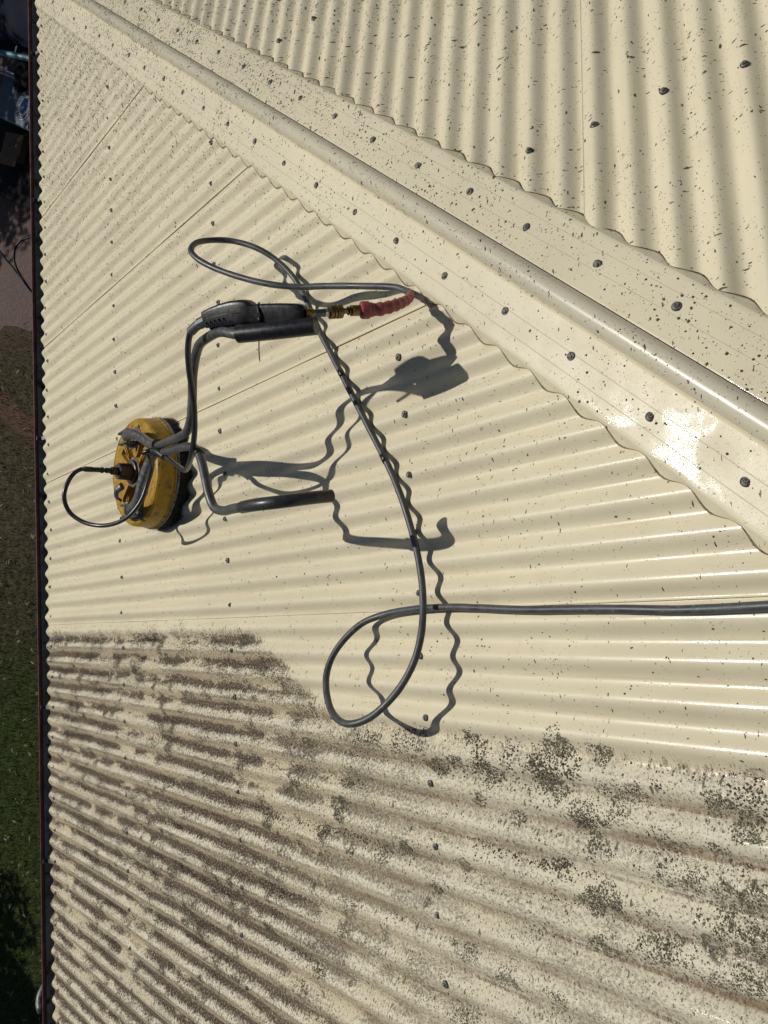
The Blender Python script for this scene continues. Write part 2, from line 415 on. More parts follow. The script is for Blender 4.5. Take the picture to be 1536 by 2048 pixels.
def box(c, s, rz=0.0, bev=0.0):
    x, y, z = s[0] / 2, s[1] / 2, s[2] / 2
    if bev:
        b = bev
        vs = []; 
        for zz, k in ((-z, b), (-z + b, 0), (z - b, 0), (z, b)):
            for (sx, sy) in ((1, 1), (-1, 1), (-1, -1), (1, -1)):
                X, Y = sx * (x - k), sy * (y - k); bb = b * 0.6
                pts = [(X, Y - sy * bb), (X - sx * bb, Y)]
                if sx * sy < 0: pts = pts[::-1]
                vs += [(p[0], p[1], zz) for p in pts]
        vs = np.array(vs); F = grid_faces(4, 8, True); F.append(tuple(range(7, -1, -1))); F.append(tuple(range(24, 32)))
    else:
        vs = np.array([(sx * x, sy * y, sz * z) for sz in (-1, 1) for sx, sy in ((-1, -1), (1, -1), (1, 1), (-1, 1))])
        F = [(3, 2, 1, 0), (4, 5, 6, 7), (0, 1, 5, 4), (1, 2, 6, 5), (2, 3, 7, 6), (3, 0, 4, 7)]
    cr, sr = math.cos(rz), math.sin(rz)
    Rz = np.array([[cr, -sr, 0], [sr, cr, 0], [0, 0, 1]])
    return vs @ Rz.T + np.array(c), F
def ring_path(P, closed=True): return np.vstack([P, P[:1]])
def mk(name, geo, mat, parent, smooth=True, off=(0, 0, 0)):
    v, f = geo
    return link(name, mesh_from(name, np.asarray(v) - np.asarray(off), f, mat, smooth), parent)
def sharpen(o, ang=35):
    o.data.set_sharp_from_angle(angle=math.radians(ang)); return o

# ------------------------------------------------------------------ THE HOUSE: roof sheets, hip cap, gutter, walls
house = empty('house', Matrix.Translation((X0, 0, 0)), 'cream corrugated steel hip roof, half scrubbed clean and half still covered in dark lichen', 'house')
H_INV = house.matrix_world.inverted()
YTOP = 6.4
def corr(x, ph=0.0): return AMP * np.cos(2 * np.pi * (x - ph) / PITCH) - AMP
def wav(x, y, s): return 0.0005 * (np.sin(x * 5.3 + y * 2.1 + s) + np.sin(y * 7.7 - x * 3.1 + 2 * s) + 0.6 * np.sin(y * 17 + x * 11 + s))
def sheet(side, e0, e1, ph, mat, mw, hipfun, ymin=-0.088, flip=False):
    """one corrugated sheet between lap lines e0 and e1; the edge at e1 lies on the neighbour (at e0 when flip)"""
    lo, hi = (e0 - 0.0, e1 + 0.058) if flip else (e0 - 0.058, e1)
    xs = np.linspace(lo, hi, int((hi - lo) / PITCH * 14) + 1)
    jig = 0.0012 * math.sin(e0 * 37)
    rows = 30
    V_ = []
    for j in range(rows):
        t = j / (rows - 1)
        yt = np.minimum(hipfun(xs), YTOP); yt = np.maximum(yt, ymin + 0.02)
        y = (ymin + jig) + t * (yt - ymin - jig)
        d = (xs - lo) if flip else (hi - xs)
        lift = 0.0036 * np.clip((0.085 - d) / 0.05, 0, 1) + 0.0012 * np.clip((0.012 - d) / 0.012, 0, 1)
        z = corr(xs, ph) + lift + wav(xs, y, e0)
        V_.append(np.stack([xs, y, z], 1))
    m = len(xs)
    F = grid_faces(rows, m)
    # thickness lip at the eave and along the lapped edge
    V_ = np.vstack(V_); nb = len(V_)
    lip = V_[:m].copy(); lip[:, 2] -= 0.0014
    idx = 0 if flip else m - 1
    ed = V_[idx:nb:m].copy(); ed[:, 2] -= 0.0034
    V_ = np.vstack([V_, lip, ed])
    F += [(i, nb + i, nb + i + 1, i + 1) for i in range(m - 1)]
    F += [(j * m + idx, (j + 1) * m + idx, nb + m + j + 1, nb + m + j) if not flip else ((j + 1) * m + idx, j * m + idx, nb + m + j, nb + m + j + 1) for j in range(rows - 1)]
    me = mesh_from('roof_sheet', V_, F, mat)
    o = link('roof_sheet', me); o.parent = house; o.matrix_local = H_INV @ mw
    return o
# screw meshes (shared)
def screw_geo(hex_r, hex_h, w_r, hh=0.0):
    prof = [(w_r, 0.0), (w_r, 0.0016), (w_r * 0.8, 0.0026), (hex_r * 1.15, 0.0032)]
    v, f = lathe(prof, 14)
    a = np.arange(6) * np.pi / 3 + 0.3
    hx = np.vstack([np.stack([hex_r * np.cos(a), hex_r * np.sin(a), np.full(6, z)], 1) for z in (0.002, hex_h - 0.0006)] +
                   [np.stack([hex_r * 0.82 * np.cos(a), hex_r * 0.82 * np.sin(a), np.full(6, hex_h)], 1)])
    fx = grid_faces(3, 6, True) + [(12, 13, 14, 15, 16, 17)]
    rub = lathe([(w_r * 1.13, -0.0012), (w_r * 1.16, 0.0006), (w_r * 0.95, 0.0013)], 14)
    v1, f1 = join([(v, f), (hx, fx)]); n1 = len(f1)
    V_, F = join([(v1, f1), rub])
    return mesh_from('roof_screw', V_, F, [M_SCREW, M_WASHER], False, [0] * n1 + [1] * (len(F) - n1))
SCREWS = [screw_geo(0.0046, 0.0070, 0.0082), screw_geo(0.0046, 0.0064, 0.0088), screw_geo(0.0050, 0.0074, 0.0080)]
SC_BIG = screw_geo(0.0042, 0.0060, 0.0088)
def add_screw(parent, loc, big=False, tilt=0.05):
    me = SC_BIG if big else random.choice(SCREWS)
    o = bpy.data.objects.new('roof_screw', me); COL.objects.link(o); o.parent = parent
    o.location = loc; o.rotation_euler = (random.gauss(0, tilt), random.gauss(0, tilt), random.uniform(0, 6.28))
    if not big: o.scale = (random.uniform(0.82, 1.0),) * 3
    return o
hip1 = lambda x: (x - X0) / CT - 0.105
E1 = [(2.27 + 5 * k) * 0.1524 for k in range(-1, 9)]
E1[0] = -0.30
sheets1 = []
for k in range(len(E1) - 1):
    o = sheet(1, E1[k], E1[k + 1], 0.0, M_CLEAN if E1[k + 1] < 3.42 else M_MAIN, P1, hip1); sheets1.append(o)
def sheet_at(x):
    for k in range(len(E1) - 1):
        if E1[k] <= x < E1[k + 1]: return sheets1[k]
    return sheets1[-1]
for r in range(0, 7):
    Y = 0.9 * r + (0.0 if r else 0.0)
    for i in range(0, 44):
        X = i * 0.1524
        if Y > (X - X0) / CT - 0.23: continue
        jx, jy = random.gauss(0, 0.0022), random.gauss(0, 0.006)
        add_screw(sheet_at(X), (X + jx, Y + jy, corr(X + jx) + 0.0016))
# side slope
E2 = [3.131 + 0.762 * k for k in range(-4, 5)]
E2[0] = 0.0
hip2 = lambda u: u / CT - 0.105
sheets2 = []
for k in range(len(E2) - 1):
    sheets2.append(sheet(2, E2[k], E2[k + 1], 3.007, M_SIDE, P2, hip2, flip=True))
for r in range(0, 7):
    s_ = 0.93 * r - (0.0 if r < 3 else 0.03 * (r - 2)) + (0 if r else 0.0)
    s_ = [0.0, 0.92, 1.835, 2.755, 3.66, 4.57, 5.5][r]
    for i in range(-19, 24):
        u = 3.007 + 0.1524 * i
        if s_ > u / CT - 0.24 or u < 0: continue
        par = sheets2[0]
        for k in range(len(E2) - 1):
            if E2[k] <= u < E2[k + 1]: par = sheets2[k]
        add_screw(par, (u + random.gauss(0, 0.002), s_ + random.gauss(0, 0.006), 0.0018))

# hip cap -------------------------------------------------------------------------------------------------
def cap_point(t, d, hh):
    """t: run along the hip in plan (x = X0 + t on the axis), d: offset to the main slope (+) or side slope (-), hh above the crest planes"""
    px, py = X0 + t + d / math.sqrt(2), t - d / math.sqrt(2)
    z = (py if d >= 0 else px - X0) * math.tan(TH)
    return px, py, z + hh / CT
def cap_piece(t0, t1, name, steps):
    ts = np.linspace(t0, t1, steps)
    prof = []
    rr, cz = 0.0265, 0.010
    for a in np.radians(np.linspace(-38, 218, 22)): prof.append(('roll', rr * math.cos(a), cz + rr * math.sin(a)))
    right = [0.0275, 0.034, 0.055, 0.070, 0.085, 0.100, 0.115, 0.128, 0.140, 0.1500, 0.1515, 0.157, 0.1655, 0.169]
    cols = [('fl', d) for d in right[::-1]] + prof + [('fl', -d) for d in right]
    V_ = []
    for t in ts:
        for c in cols:
            if c[0] == 'roll':
                d, hh = c[1], c[2]
                ax, ay, az = cap_point(t, 0.0, 0.0)
                px, py = ax + d / math.sqrt(2), ay - d / math.sqrt(2)
                V_.append((px, py, az + hh - 0.004 + 0.0006 * math.sin(t * 9)))
            else:
                d = c[1]; ad = abs(d); side = 1 if d > 0 else -1
                hh = 0.0022 + 0.050 * max(0, ad - 0.03) * (1 if side > 0 else 0.8)
                # gentle panning of the thin flange between screws
                hh += (0.0006 * math.sin(t * 15.0 + 0.9 * math.sin(t * 5)) + 0.00035 * math.sin(t * 33 + ad * 50)) * min(1, ad / 0.12)
                px, py, z = cap_point(t, d, hh)
                if ad > 0.1505:
                    c_ = corr(px) if side > 0 else corr(py, 3.007)
                    s01 = min(1, max(0, -c_ / (2 * AMP)))
                    f = (ad - 0.1505) / 0.0185
                    ad2 = 0.1505 + (0.006 + 0.016 * s01) * f
                    px, py, z0 = cap_point(t, side * ad2, 0)
                    c_ = corr(px) if side > 0 else corr(py, 3.007)
                    px, py, z = cap_point(t, side * ad2, hh + (c_ + 0.0032 - hh) * min(1, f * 1.02))
                V_.append((px, py, z))
    m = len(cols); V_ = np.array(V_)
    F = grid_faces(steps, m); nf = len(F)
    mi = []
    nr = len(right)
    for i in range(steps - 1):
        for j in range(m - 1): mi.append(2 if j == 0 or j == m - 2 else 1 if nr <= j < nr + 21 else 0)
    # edge thickness
    base = len(V_)
    e = []
    for j in (0, m - 1):
        q = V_[j::m].copy(); q[:, 2] -= 0.0016; e.append(q)
    V_ = np.vstack([V_] + e)
    for i in range(steps - 1):
        F.append((i * m, (i + 1) * m, base + i + 1, base + i)); mi.append(0)
        F.append(((i + 1) * m + m - 1, i * m + m - 1, base + steps + i, base + steps + i + 1)); mi.append(0)
    me = mesh_from(name, V_, F, [M_CAP, M_ROLL, M_GRIME], True, mi)
    me.set_sharp_from_angle(angle=math.radians(9.5)) if False else None
    o = link(name, me); o.parent = house
    o.matrix_local = H_INV @ Matrix.Translation((0, 0, ZO))
    return o
capo = cap_piece(0.02, YTOP * CT, 'hip_cap', 760)
# small turned-down nose where the cap ends over the gutter corner
nose_v = []
for k, (dt, dz) in enumerate(((0.02, 0.0), (0.0, -0.004), (-0.022, -0.018), (-0.03, -0.035))):
    for d in np.linspace(-0.15, 0.15, 25):
        a = abs(d)
        hh = 0.0045 + (math.sqrt(max(0, 0.0265**2 - d * d)) if a < 0.0265 else 0)
        p = cap_point(0.02 + dt, d, hh * (1 if k < 3 else 0.6)); nose_v.append((p[0], p[1], p[2] + dz))
mk('cap_nose', (np.array(nose_v), grid_faces(4, 25)), M_CAP, capo)
for i in range(0, 44):
    X = i * 0.1524 + 0.0
    # near side: plan y = x + 0.195
    py = X + 0.195 + random.gauss(0, 0.004); px = X + random.gauss(0, 0.003)
    if py < YTOP * CT and X > -0.05:
        o = add_screw(capo, (px, py, py * math.tan(TH) + 0.0050), True, 0.02); o.rotation_euler[0] += TH
for i in range(-18, 22):
    py = 3.007 + 0.1524 * i + random.gauss(0, 0.003); px = py - 0.458 + random.gauss(0, 0.004)
    if px > 0.0 and py < YTOP * CT:
        o = add_screw(capo, (px, py, (px - X0) * math.tan(TH) + 0.0050), True, 0.02); o.rotation_euler[1] -= TH

# gutter ---------------------------------------------------------------------------------------------------
def gutter(name, xa, xb, mw, mitre=True):
    prof_out = [(-0.012, -0.055), (-0.012, -0.158), (-0.20, -0.158), (-0.212, -0.150), (-0.216, -0.066), (-0.214, -0.052), (-0.205, -0.050), (-0.200, -0.056), (-0.199, -0.063)]
    prof_in = [(-0.2030, -0.0655), (-0.2105, -0.075), (-0.208, -0.146), (-0.198, -0.153), (-0.017, -0.153), (-0.017, -0.058), (-0.0125, -0.0545)]
    pr = prof_out + prof_in
    V_, n = [], 40
    for i in range(n):
        t = i / (n - 1)
        for (y, z) in pr:
            xx = (xa - (-y if mitre else 0)) if i == 0 else xa + t * (xb - xa)
            if i == 0 and mitre: xx = xa + (y)
            V_.append((xx, y, z + 0.002 * math.sin(t * 9) * (y < -0.05)))
    m = len(pr)
    F = grid_faces(n, m); mi = []
    for i in range(n - 1):
        for j in range(m - 1): mi.append(0 if 1 <= j <= 9 else 1)
    me = mesh_from(name, V_, F, [M_GUT_OUT, M_GUT_IN], False, mi)
    o = link(name, me); o.parent = house; o.matrix_local = H_INV @ mw
    return o
gut = gutter('gutter', X0, 7.2, Matrix.Translation((0, 0, ZO)))
gut2 = gutter('gutter', 0.0, 6.4, Matrix.Translation((X0, 0, ZO)) @ Matrix(((0, 1, 0, 0), (1, 0, 0, 0), (0, 0, 1, 0), (0, 0, 0, 1))))
for xx in (0.03, 0.95, 2.36, 3.83, 4.62, 5.9):
    v, f = join([box((xx, -0.108, -0.078), (0.020, 0.180, 0.0025), random.uniform(-0.02, 0.02)), box((xx, -0.1985, -0.068), (0.020, 0.003, 0.022))])
    mk('gutter_strap', (v, f), M_STRAP, gut, False)
# grey overflow elbow clipped outside the gutter, bottom of the photograph
el = spline([(5.36, -0.232, -0.062), (5.335, -0.262, -0.07), (5.29, -0.272, -0.09), (5.24, -0.266, -0.16), (5.23, -0.25, -0.4), (5.23, -0.23, -1.0), (5.23, -0.2, -2.55)], 0.02)
dp = mk('downpipe_elbow', sweep(el, 0.024, 14), M_STRAP, gut)

# walls, fascia, soffit
def wallmat():
    m = Mat('brick_wall_render')
    n = m.noise(6, det=5)
    m.set('Base Color', m.mix(n.ss(0.3, 0.7), (0.26, 0.19, 0.14), (0.34, 0.26, 0.2))); m.set('Roughness', 0.85)
    m.bump(m.noise(80), 0.002)
    return m.m
M_WALL = wallmat()
M_FASC = simple('fascia_paint', (0.45, 0.42, 0.36), 0.5)
wl = 0.45
mk('wall', join([box(((X0 + wl + 7.0) / 2, wl + 0.1, 1.16), (7.0 - X0 - wl, 0.2, 2.32)), box((X0 + wl + 0.1, 3.4, 1.16), (0.2, 5.8, 2.32)), box((7.0, 3.2, 1.16), (0.2, 6.0, 2.32))]), M_WALL, house, False, off=(X0, 0, 0))
mk('fascia', join([box(((X0 + 7.2) / 2, 0.0, 2.46), (7.2 - X0, 0.022, 0.17)), box((X0, 3.2, 2.46), (0.022, 6.4, 0.17))]), M_FASC, house, False, off=(X0, 0, 0))
mk('soffit', join([box(((X0 + 7.2) / 2, 0.24, 2.37), (7.2 - X0, 0.46, 0.012)), box((X0 + 0.24, 3.44, 2.372), (0.46, 5.9, 0.012))]), M_FASC, house, False, off=(X0, 0, 0))

# ------------------------------------------------------------------ scattered lichen flakes (too many to count)
def flake_field(n, sampler, name, label, mw, mats, size=(0.0009, 0.0034), hfun=None):
    V_, F, mi = [], [], []
    k = 0; tries = 0
    while k < n and tries < n * 8:
        tries += 1
        s = sampler()
        if s is None: continue
        x, y = s
        r = size[0] + (size[1] - size[0]) * random.random() ** 2.6
        a0 = random.uniform(0, 6.28); m = random.choice((4, 5))
        el_ = random.uniform(0.35, 1.0); b = len(V_)
        ca, sa = math.cos(a0), math.sin(a0)
        hz = hfun(x, y)
        for q in range(m):
            a = q * 6.28 / m; rr = r * random.uniform(0.6, 1.2)
            dx, dy = rr * math.cos(a), rr * el_ * math.sin(a)
            X, Y = x + dx * ca - dy * sa, y + dx * sa + dy * ca
            V_.append((X, Y, hfun(X, Y) + 0.0002))
        V_.append((x, y, hz + 0.0006 + r * random.uniform(0.15, 0.5)))
        c = 0 if random.random() < 0.7 else 1
        for q in range(m): F.append((b + q, b + (q + 1) % m, b + m)); mi.append(c)
        k += 1
    o = link(name, mesh_from(name, V_, F, mats, False, mi)); o.matrix_world = mw
    tag(o, label, None, 'stuff'); return o
M_FLK = simple('dark_lichen_crumb', (0.078, 0.066, 0.040), 0.9, 0, 0.5, 200, 0)
M_FLK2 = simple('grey_green_lichen_crumb', (0.165, 0.155, 0.10), 0.9, 0, 0.4, 200, 0)
def s_main():
    x = random.uniform(-0.1, 3.6); y = random.uniform(0, 3.6)
    if y > (x - X0) / CT - 0.2: return None
    p = 0.9 - 0.8 * min(1, max(0, (x - 0.3) / 2.2)) + 0.06
    w = 0.5 + 0.5 * math.sin(x * 7 + 1.3 * math.sin(y * 5)) * math.sin(y * 6 + x * 3)
    return (x, y) if random.random() < p * (0.35 + w) else None
flake_field(9000, s_main, 'lichen_flakes_on_main_slope', 'dark lichen crumbs scattered over the scrubbed cream sheets of the main slope', P1, [M_FLK, M_FLK2], hfun=lambda x, y: float(corr(x)) + 0.0006)
def s_side():
    s = random.uniform(0.2, 3.6); u = random.uniform(max(0.3, s * CT + 0.2), 4.2)
    return (u, s)
flake_field(3800, s_side, 'lichen_flakes_on_side_slope', 'dark lichen crumbs scattered over the cream ribs beyond the hip cap', P2, [M_FLK, M_FLK2], hfun=lambda x, y: float(corr(x, 3.007)) + 0.0006)
def s_cap():
    t = random.uniform(0.1, 4.2); d = random.uniform(-0.148, 0.148)
    if random.random() > (1.0 if t < 1.6 else 0.30 if d > 0.03 and t > 2.6 else 0.55): return None
    if d > 0.03 and random.random() < 0.35: return None
    return (t, d)
def cap_h(t, d):
    a = abs(d)
    return (0.0022 + 0.05 * max(0, a - 0.03) * (1 if d > 0 else 0.8)) if a > 0.028 else 0.006 + math.sqrt(max(0, 0.0265**2 - d * d))
def flakes_cap():
    V_, F = [], []
    for _ in range(9500):
        s = s_cap()
        if s is None: continue
        t, d = s; r = 0.0010 + 0.0032 * random.random() ** 2.4; a0 = random.uniform(0, 6.28); b = len(V_); m = 4
        for q in range(m):
            a = a0 + q * 1.57; rr = r * random.uniform(0.5, 1.3)
            tt, dd_ = t + rr * math.cos(a) * 0.7, d + rr * math.sin(a)
            p = cap_point(tt, dd_ if dd_ * d > 0 else d, 0); V_.append((p[0], p[1], p[2] + cap_h(tt, dd_) + 0.0001 - (0 if abs(d) > 0.028 else 0.0)))
        p = cap_point(t, d, 0); V_.append((p[0], p[1], p[2] + cap_h(t, d) + r * 0.5 + 0.0004))
        for q in range(m): F.append((b + q, b + (q + 1) % m, b + m))
    o = link('lichen_flakes_on_hip_cap', mesh_from('f', V_, F, [M_FLK], False)); o.matrix_world = Matrix.Translation((0, 0, ZO))
    tag(o, 'dark lichen crumbs scattered along the hip cap and its roll', None, 'stuff')
flakes_cap()

# raised moss and lichen growth on the uncleaned part
def moss():
    V_, F, mi = [], [], []
    def tuft(x, y, r, c):
        b = len(V_); m = 3; a0 = random.uniform(0, 6.28); hz = float(corr(x))
        for q in range(m):
            a = a0 + q * 2.09; rr = r * random.uniform(0.6, 1.3)
            X, Y = x + rr * math.cos(a), y + rr * math.sin(a); V_.append((X, Y, float(corr(X)) + 0.0003))
        V_.append((x + random.gauss(0, r * 0.4), y + random.gauss(0, r * 0.4), hz + r * random.uniform(0.3, 1.0)))
        for q in range(m): F.append((b + q, b + (q + 1) % m, b + 3)); mi.append(c)
    def bound(y): return 3.46 + 0.25 * min(1, max(0, (y - 1.8) / 0.6))
    for _ in range(330):                                             # ring shaped rosettes
        x = random.uniform(3.48, 5.3); y = random.uniform(0.05, 3.5)
        if x < bound(y) + 0.03: continue
        R_ = random.uniform(0.010, 0.040) * (1.15 if y > 2.2 else 0.85)
        open_ = random.uniform(0, 6.28); el_ = random.uniform(0.6, 1.0)
        for _k in range(int(260 * (R_ / 0.03) ** 1.6)):
            a = random.uniform(0, 6.28); q = R_ * (random.random() ** 0.4 if random.random() < 0.75 else random.random() * 0.6) * random.uniform(0.8, 1.15)
            if abs(((a - open_ + 3.14) % 6.28) - 3.14) < 0.8 and random.random() < 0.8: continue
            tuft(x + q * math.cos(a) * el_, y + q * math.sin(a), random.uniform(0.0008, 0.0024), 1 if random.random() < 0.5 else 0)
    for (cx, cy, R_, dn) in ((3.68, 3.07, 0.040, 0.9), (3.69, 3.17, 0.028, 0.7), (3.76, 3.05, 0.040, 0.9), (3.77, 2.72, 0.028, 1.0), (3.69, 2.83, 0.022, 0.6), (3.93, 2.33, 0.042, 1.0), (4.01, 2.24, 0.030, 0.6), (3.99, 2.59, 0.026, 1.0), (4.07, 2.68, 0.030, 0.8), (3.98, 3.15, 0.050, 1.0), (4.06, 3.15, 0.040, 0.7), (3.87, 3.15, 0.030, 0.5), (3.76, 3.24, 0.030, 0.4), (3.75, 3.40, 0.030, 0.9), (3.78, 3.45, 0.035, 1.0), (3.83, 3.39, 0.020, 0.5), (3.89, 3.42, 0.050, 1.0), (3.98, 3.43, 0.060, 1.0), (3.90, 3.29, 0.030, 0.4), (3.55, 1.38, 0.030, 0.9), (3.67, 1.45, 0.035, 0.7), (3.65, 1.18, 0.020, 0.7), (3.73, 0.85, 0.020, 0.5), (3.47, 1.85, 0.030, 1.0), (3.74, 1.89, 0.030, 0.6), (3.93, 1.80, 0.030, 0.8), (3.90, 1.65, 0.020, 0.5), (4.03, 1.96, 0.035, 0.7), (3.90, 2.13, 0.030, 0.5), (4.10, 1.53, 0.030, 0.5), (4.34, 1.28, 0.030, 0.5), (4.37, 1.95, 0.035, 0.8), (4.55, 1.60, 0.030, 0.6), (4.26, 1.72, 0.030, 0.6), (4.22, 0.85, 0.030, 0.6), (4.03, 2.37, 0.025, 0.4), (3.85, 2.95, 0.020, 0.4), (4.32, 2.60, 0.030, 0.5), (4.20, 2.89, 0.030, 0.5), (4.20, 3.02, 0.030, 0.5), (3.64, 0.39, 0.030, 0.5), (3.96, 0.99, 0.025, 0.6), (3.71, 2.32, 0.025, 0.4)):
        open_ = random.uniform(0, 6.28); ph_ = random.uniform(0, 6.28)
        for _k in range(int(560 * dn * (R_ / 0.03) ** 1.5)):
            a = random.uniform(0, 6.28)
            q = R_ * (random.random() ** 0.35 if random.random() < 0.8 else random.random() * 0.6) * (1 + 0.22 * math.sin(3 * a + ph_) + 0.10 * math.sin(7 * a)) * random.uniform(0.85, 1.12)
            if abs(((a - open_ + 3.14) % 6.28) - 3.14) < 0.7 and random.random() < 0.75: continue
            tuft(cx + 0.8 * q * math.cos(a), cy + q * math.sin(a), random.uniform(0.0009, 0.0027), random.choice((0, 1, 1, 4, 0)))
    for (cx, cy, s, n) in ((4.02, 3.27, 0.05, 1100), (3.95, 3.40, 0.045, 700), (3.84, 3.30, 0.03, 420), (3.93, 3.05, 0.022, 320), (4.03, 3.43, 0.045, 700), (3.73, 3.02, 0.022, 260), (3.76, 3.05, 0.018, 200), (4.1, 3.3, 0.05, 600), (3.83, 3.12, 0.02, 250)):
        for _ in range(n // 2):
            a = random.uniform(0, 6.28); q = s * random.random() ** 0.7 * 1.5 * (1 + 0.4 * math.sin(3 * a + cx * 40))
            tuft(cx + q * 0.62 * math.cos(a), cy + q * math.sin(a), random.uniform(0.0010, 0.0034), 1 if random.random() < 0.45 else 0)
    # ragged maroon-black growth hugging the weather side of each rib, in broken runs
    def run_noise(k, y):
        return math.sin(y * 5.1 + k * 2.7) + 0.8 * math.sin(y * 11.3 + k * 5.9) + 0.6 * math.sin(y * 23.0 + k * 1.7) + 0.35 * math.sin(y * 47 + k * 3.3)
    for _ in range(110000):
        k = random.randint(45, 72); y = random.uniform(-0.07, 3.5)
        lw = 1.0 - min(1, max(0, (y - 1.6) / 1.5))
        if random.random() > 0.22 + 0.78 * lw: continue
        v = run_noise(k, y)
        if v + 0.9 * math.sin(k * 1.9 + y * 1.3) < 0.35 + random.gauss(0, 0.35) + (1 - lw) * 0.5: continue
        x = (k + 0.50 + 0.04 + random.gauss(0, 0.095) + 0.06 * math.sin(y * 9 + k) + 0.03 * v) * PITCH
        if x < bound(y) - 0.02 + random.gauss(0, 0.012): continue
        tuft(x, y, random.uniform(0.0012, 0.0032), random.choice((0, 2, 3, 3, 3)))
    for _ in range(9000):                                            # ragged clumps along the edge of the cleaned area
        y = random.uniform(-0.05, 3.5); x = bound(y) + random.gauss(0.015, 0.02)
        if math.sin(y * 13) + 0.8 * math.sin(y * 31 + 1) + 0.5 * math.sin(y * 71) < 0.25 + random.gauss(0, 0.3): continue
        tuft(x, y, random.uniform(0.0012, 0.0034), random.choice((0, 1, 2, 3)))
    for _ in range(34000):                                           # loose crust crumbs
        x = random.uniform(3.44, 5.4); y = 3.6 * random.random() ** 0.8 - 0.05
        if x < bound(y) + random.gauss(0.01, 0.03): continue
        c_ = math.sin(x * 31 + 2 * math.sin(y * 9)) * math.sin(y * 17 + 2 * math.sin(x * 13))
        if random.random() > 0.55 + 0.45 * c_: continue
        tuft(x, y, 0.0006 + 0.0021 * random.random() ** 2 * (0.75 + 0.2 * y), random.choice((0, 0, 1, 1, 2)))
    m3 = simple('maroon_crust', (0.085, 0.05, 0.045), 0.9, 0, 0.4, 200, 0); m5 = simple('pale_lichen', (0.26, 0.255, 0.18), 0.9, 0, 0.4, 200, 0); m4 = simple('maroon_black_mould', (0.042, 0.021, 0.019), 0.95, 0, 0.4, 200, 0)
    o = link('lichen_crust_on_dirty_slope', mesh_from('m', V_, F, [M_FLK, M_FLK2, m3, m4, m5], False, mi)); o.matrix_world = P1
    tag(o, 'grey-green and maroon lichen crust growing on the uncleaned ribs', None, 'stuff')
moss()

# ------------------------------------------------------------------ ROTARY BRUSH CLEANER
CX, CY = 2.82, 1.33
O_ = (CX, CY, 0)
brush = empty('roof_brush_cleaner', P1 @ Matrix.Translation((CX, CY, 0.0)), 'worn yellow rotary roof brush with grey steel handles and black trigger gun on clean ribs', 'roof cleaner')
def bm_(name, geo, mat, parent=None, smooth=True, ang=None):
    p = parent or brush
    o = mk(name, geo, mat, p, smooth, O_)
    if p is not brush: o.matrix_parent_inverse = Matrix.Identity(4)
    if ang: sharpen(o, ang)
    return o
# housing: cup with a rounded shoulder, face with raised webs and recessed pockets
prof = [(0.205, 0.041), (0.2155, 0.042), (0.2165, 0.050), (0.2135, 0.054), (0.2115, 0.080), (0.2085, 0.1065), (0.2030, 0.1150), (0.1955, 0.1190), (0.1930, 0.1190), (0.1915, 0.1175), (0.172, 0.118)]
v, f = lathe(prof, 72, (CX, CY, 0))
housing = bm_('housing', (v, f), M_YEL, ang=22)
# face disc built on a polar grid with pockets
nr_, na_ = 60, 200
V_, mi = [], []
def face_h(r, a):
    pk = 0.0
    for c_, w_, r0, r1 in ((0.0, 0.50, 0.050, 0.166), (math.pi, 0.50, 0.050, 0.166), (math.pi / 2, 0.42, 0.056, 0.150), (math.pi / 2 + 0.86, 0.20, 0.064, 0.152), (math.pi / 2 - 0.86, 0.20, 0.064, 0.152), (-math.pi / 2 + 0.80, 0.10, 0.064, 0.140), (-math.pi / 2 - 0.80, 0.10, 0.064, 0.140)):
        d = abs((a - c_ + math.pi) % (2 * math.pi) - math.pi)
        e = (w_ - d) * r
        pk = max(pk, min(1, max(0, e / 0.004)) * min(1, max(0, (r - r0) / 0.004)) * min(1, max(0, (r1 - r) / 0.004)))
    return 0.1185 - 0.017 * pk, pk
for i in range(nr_):
    r = 0.002 + (0.172 - 0.002) * i / (nr_ - 1)
    for j in range(na_):
        a = 2 * math.pi * j / na_
        h, pk = face_h(r, a)
        V_.append((CX + r * math.cos(a), CY + r * math.sin(a), h))
F = grid_faces(nr_, na_, True); F.append(tuple(range(na_ - 1, -1, -1)))
face = bm_('face_plate', (np.array(V_), [q[::-1] for q in F]), M_YELR, ang=30)
# raised hexagonal ribs on the face
rib_parts = []
for kx in range(8):
    a = (kx + 0.5) * math.pi / 4
    pts = [(0.060, -0.30), (0.082, -0.20), (0.150, -0.26)]
    if kx % 2: continue
for (a, da, r0, r1) in ((0.0, 0.56, 0.052, 0.170), (math.pi, 0.56, 0.052, 0.170), (math.pi / 2, 0.48, 0.056, 0.156)):
    for sgn in (-1, 1):
        P_ = [(CX + r * math.cos(a + sgn * q), CY + r * math.sin(a + sgn * q), 0.1195) for r, q in ((r0, da * 0.8), (r0 + 0.03, da * 1.05), (r1 - 0.03, da * 1.02), (r1, da * 0.72))]
        rib_parts.append(sweep(np.array(P_), 0.0034, 6))
bm_('face_rib', join(rib_parts), M_YEL)
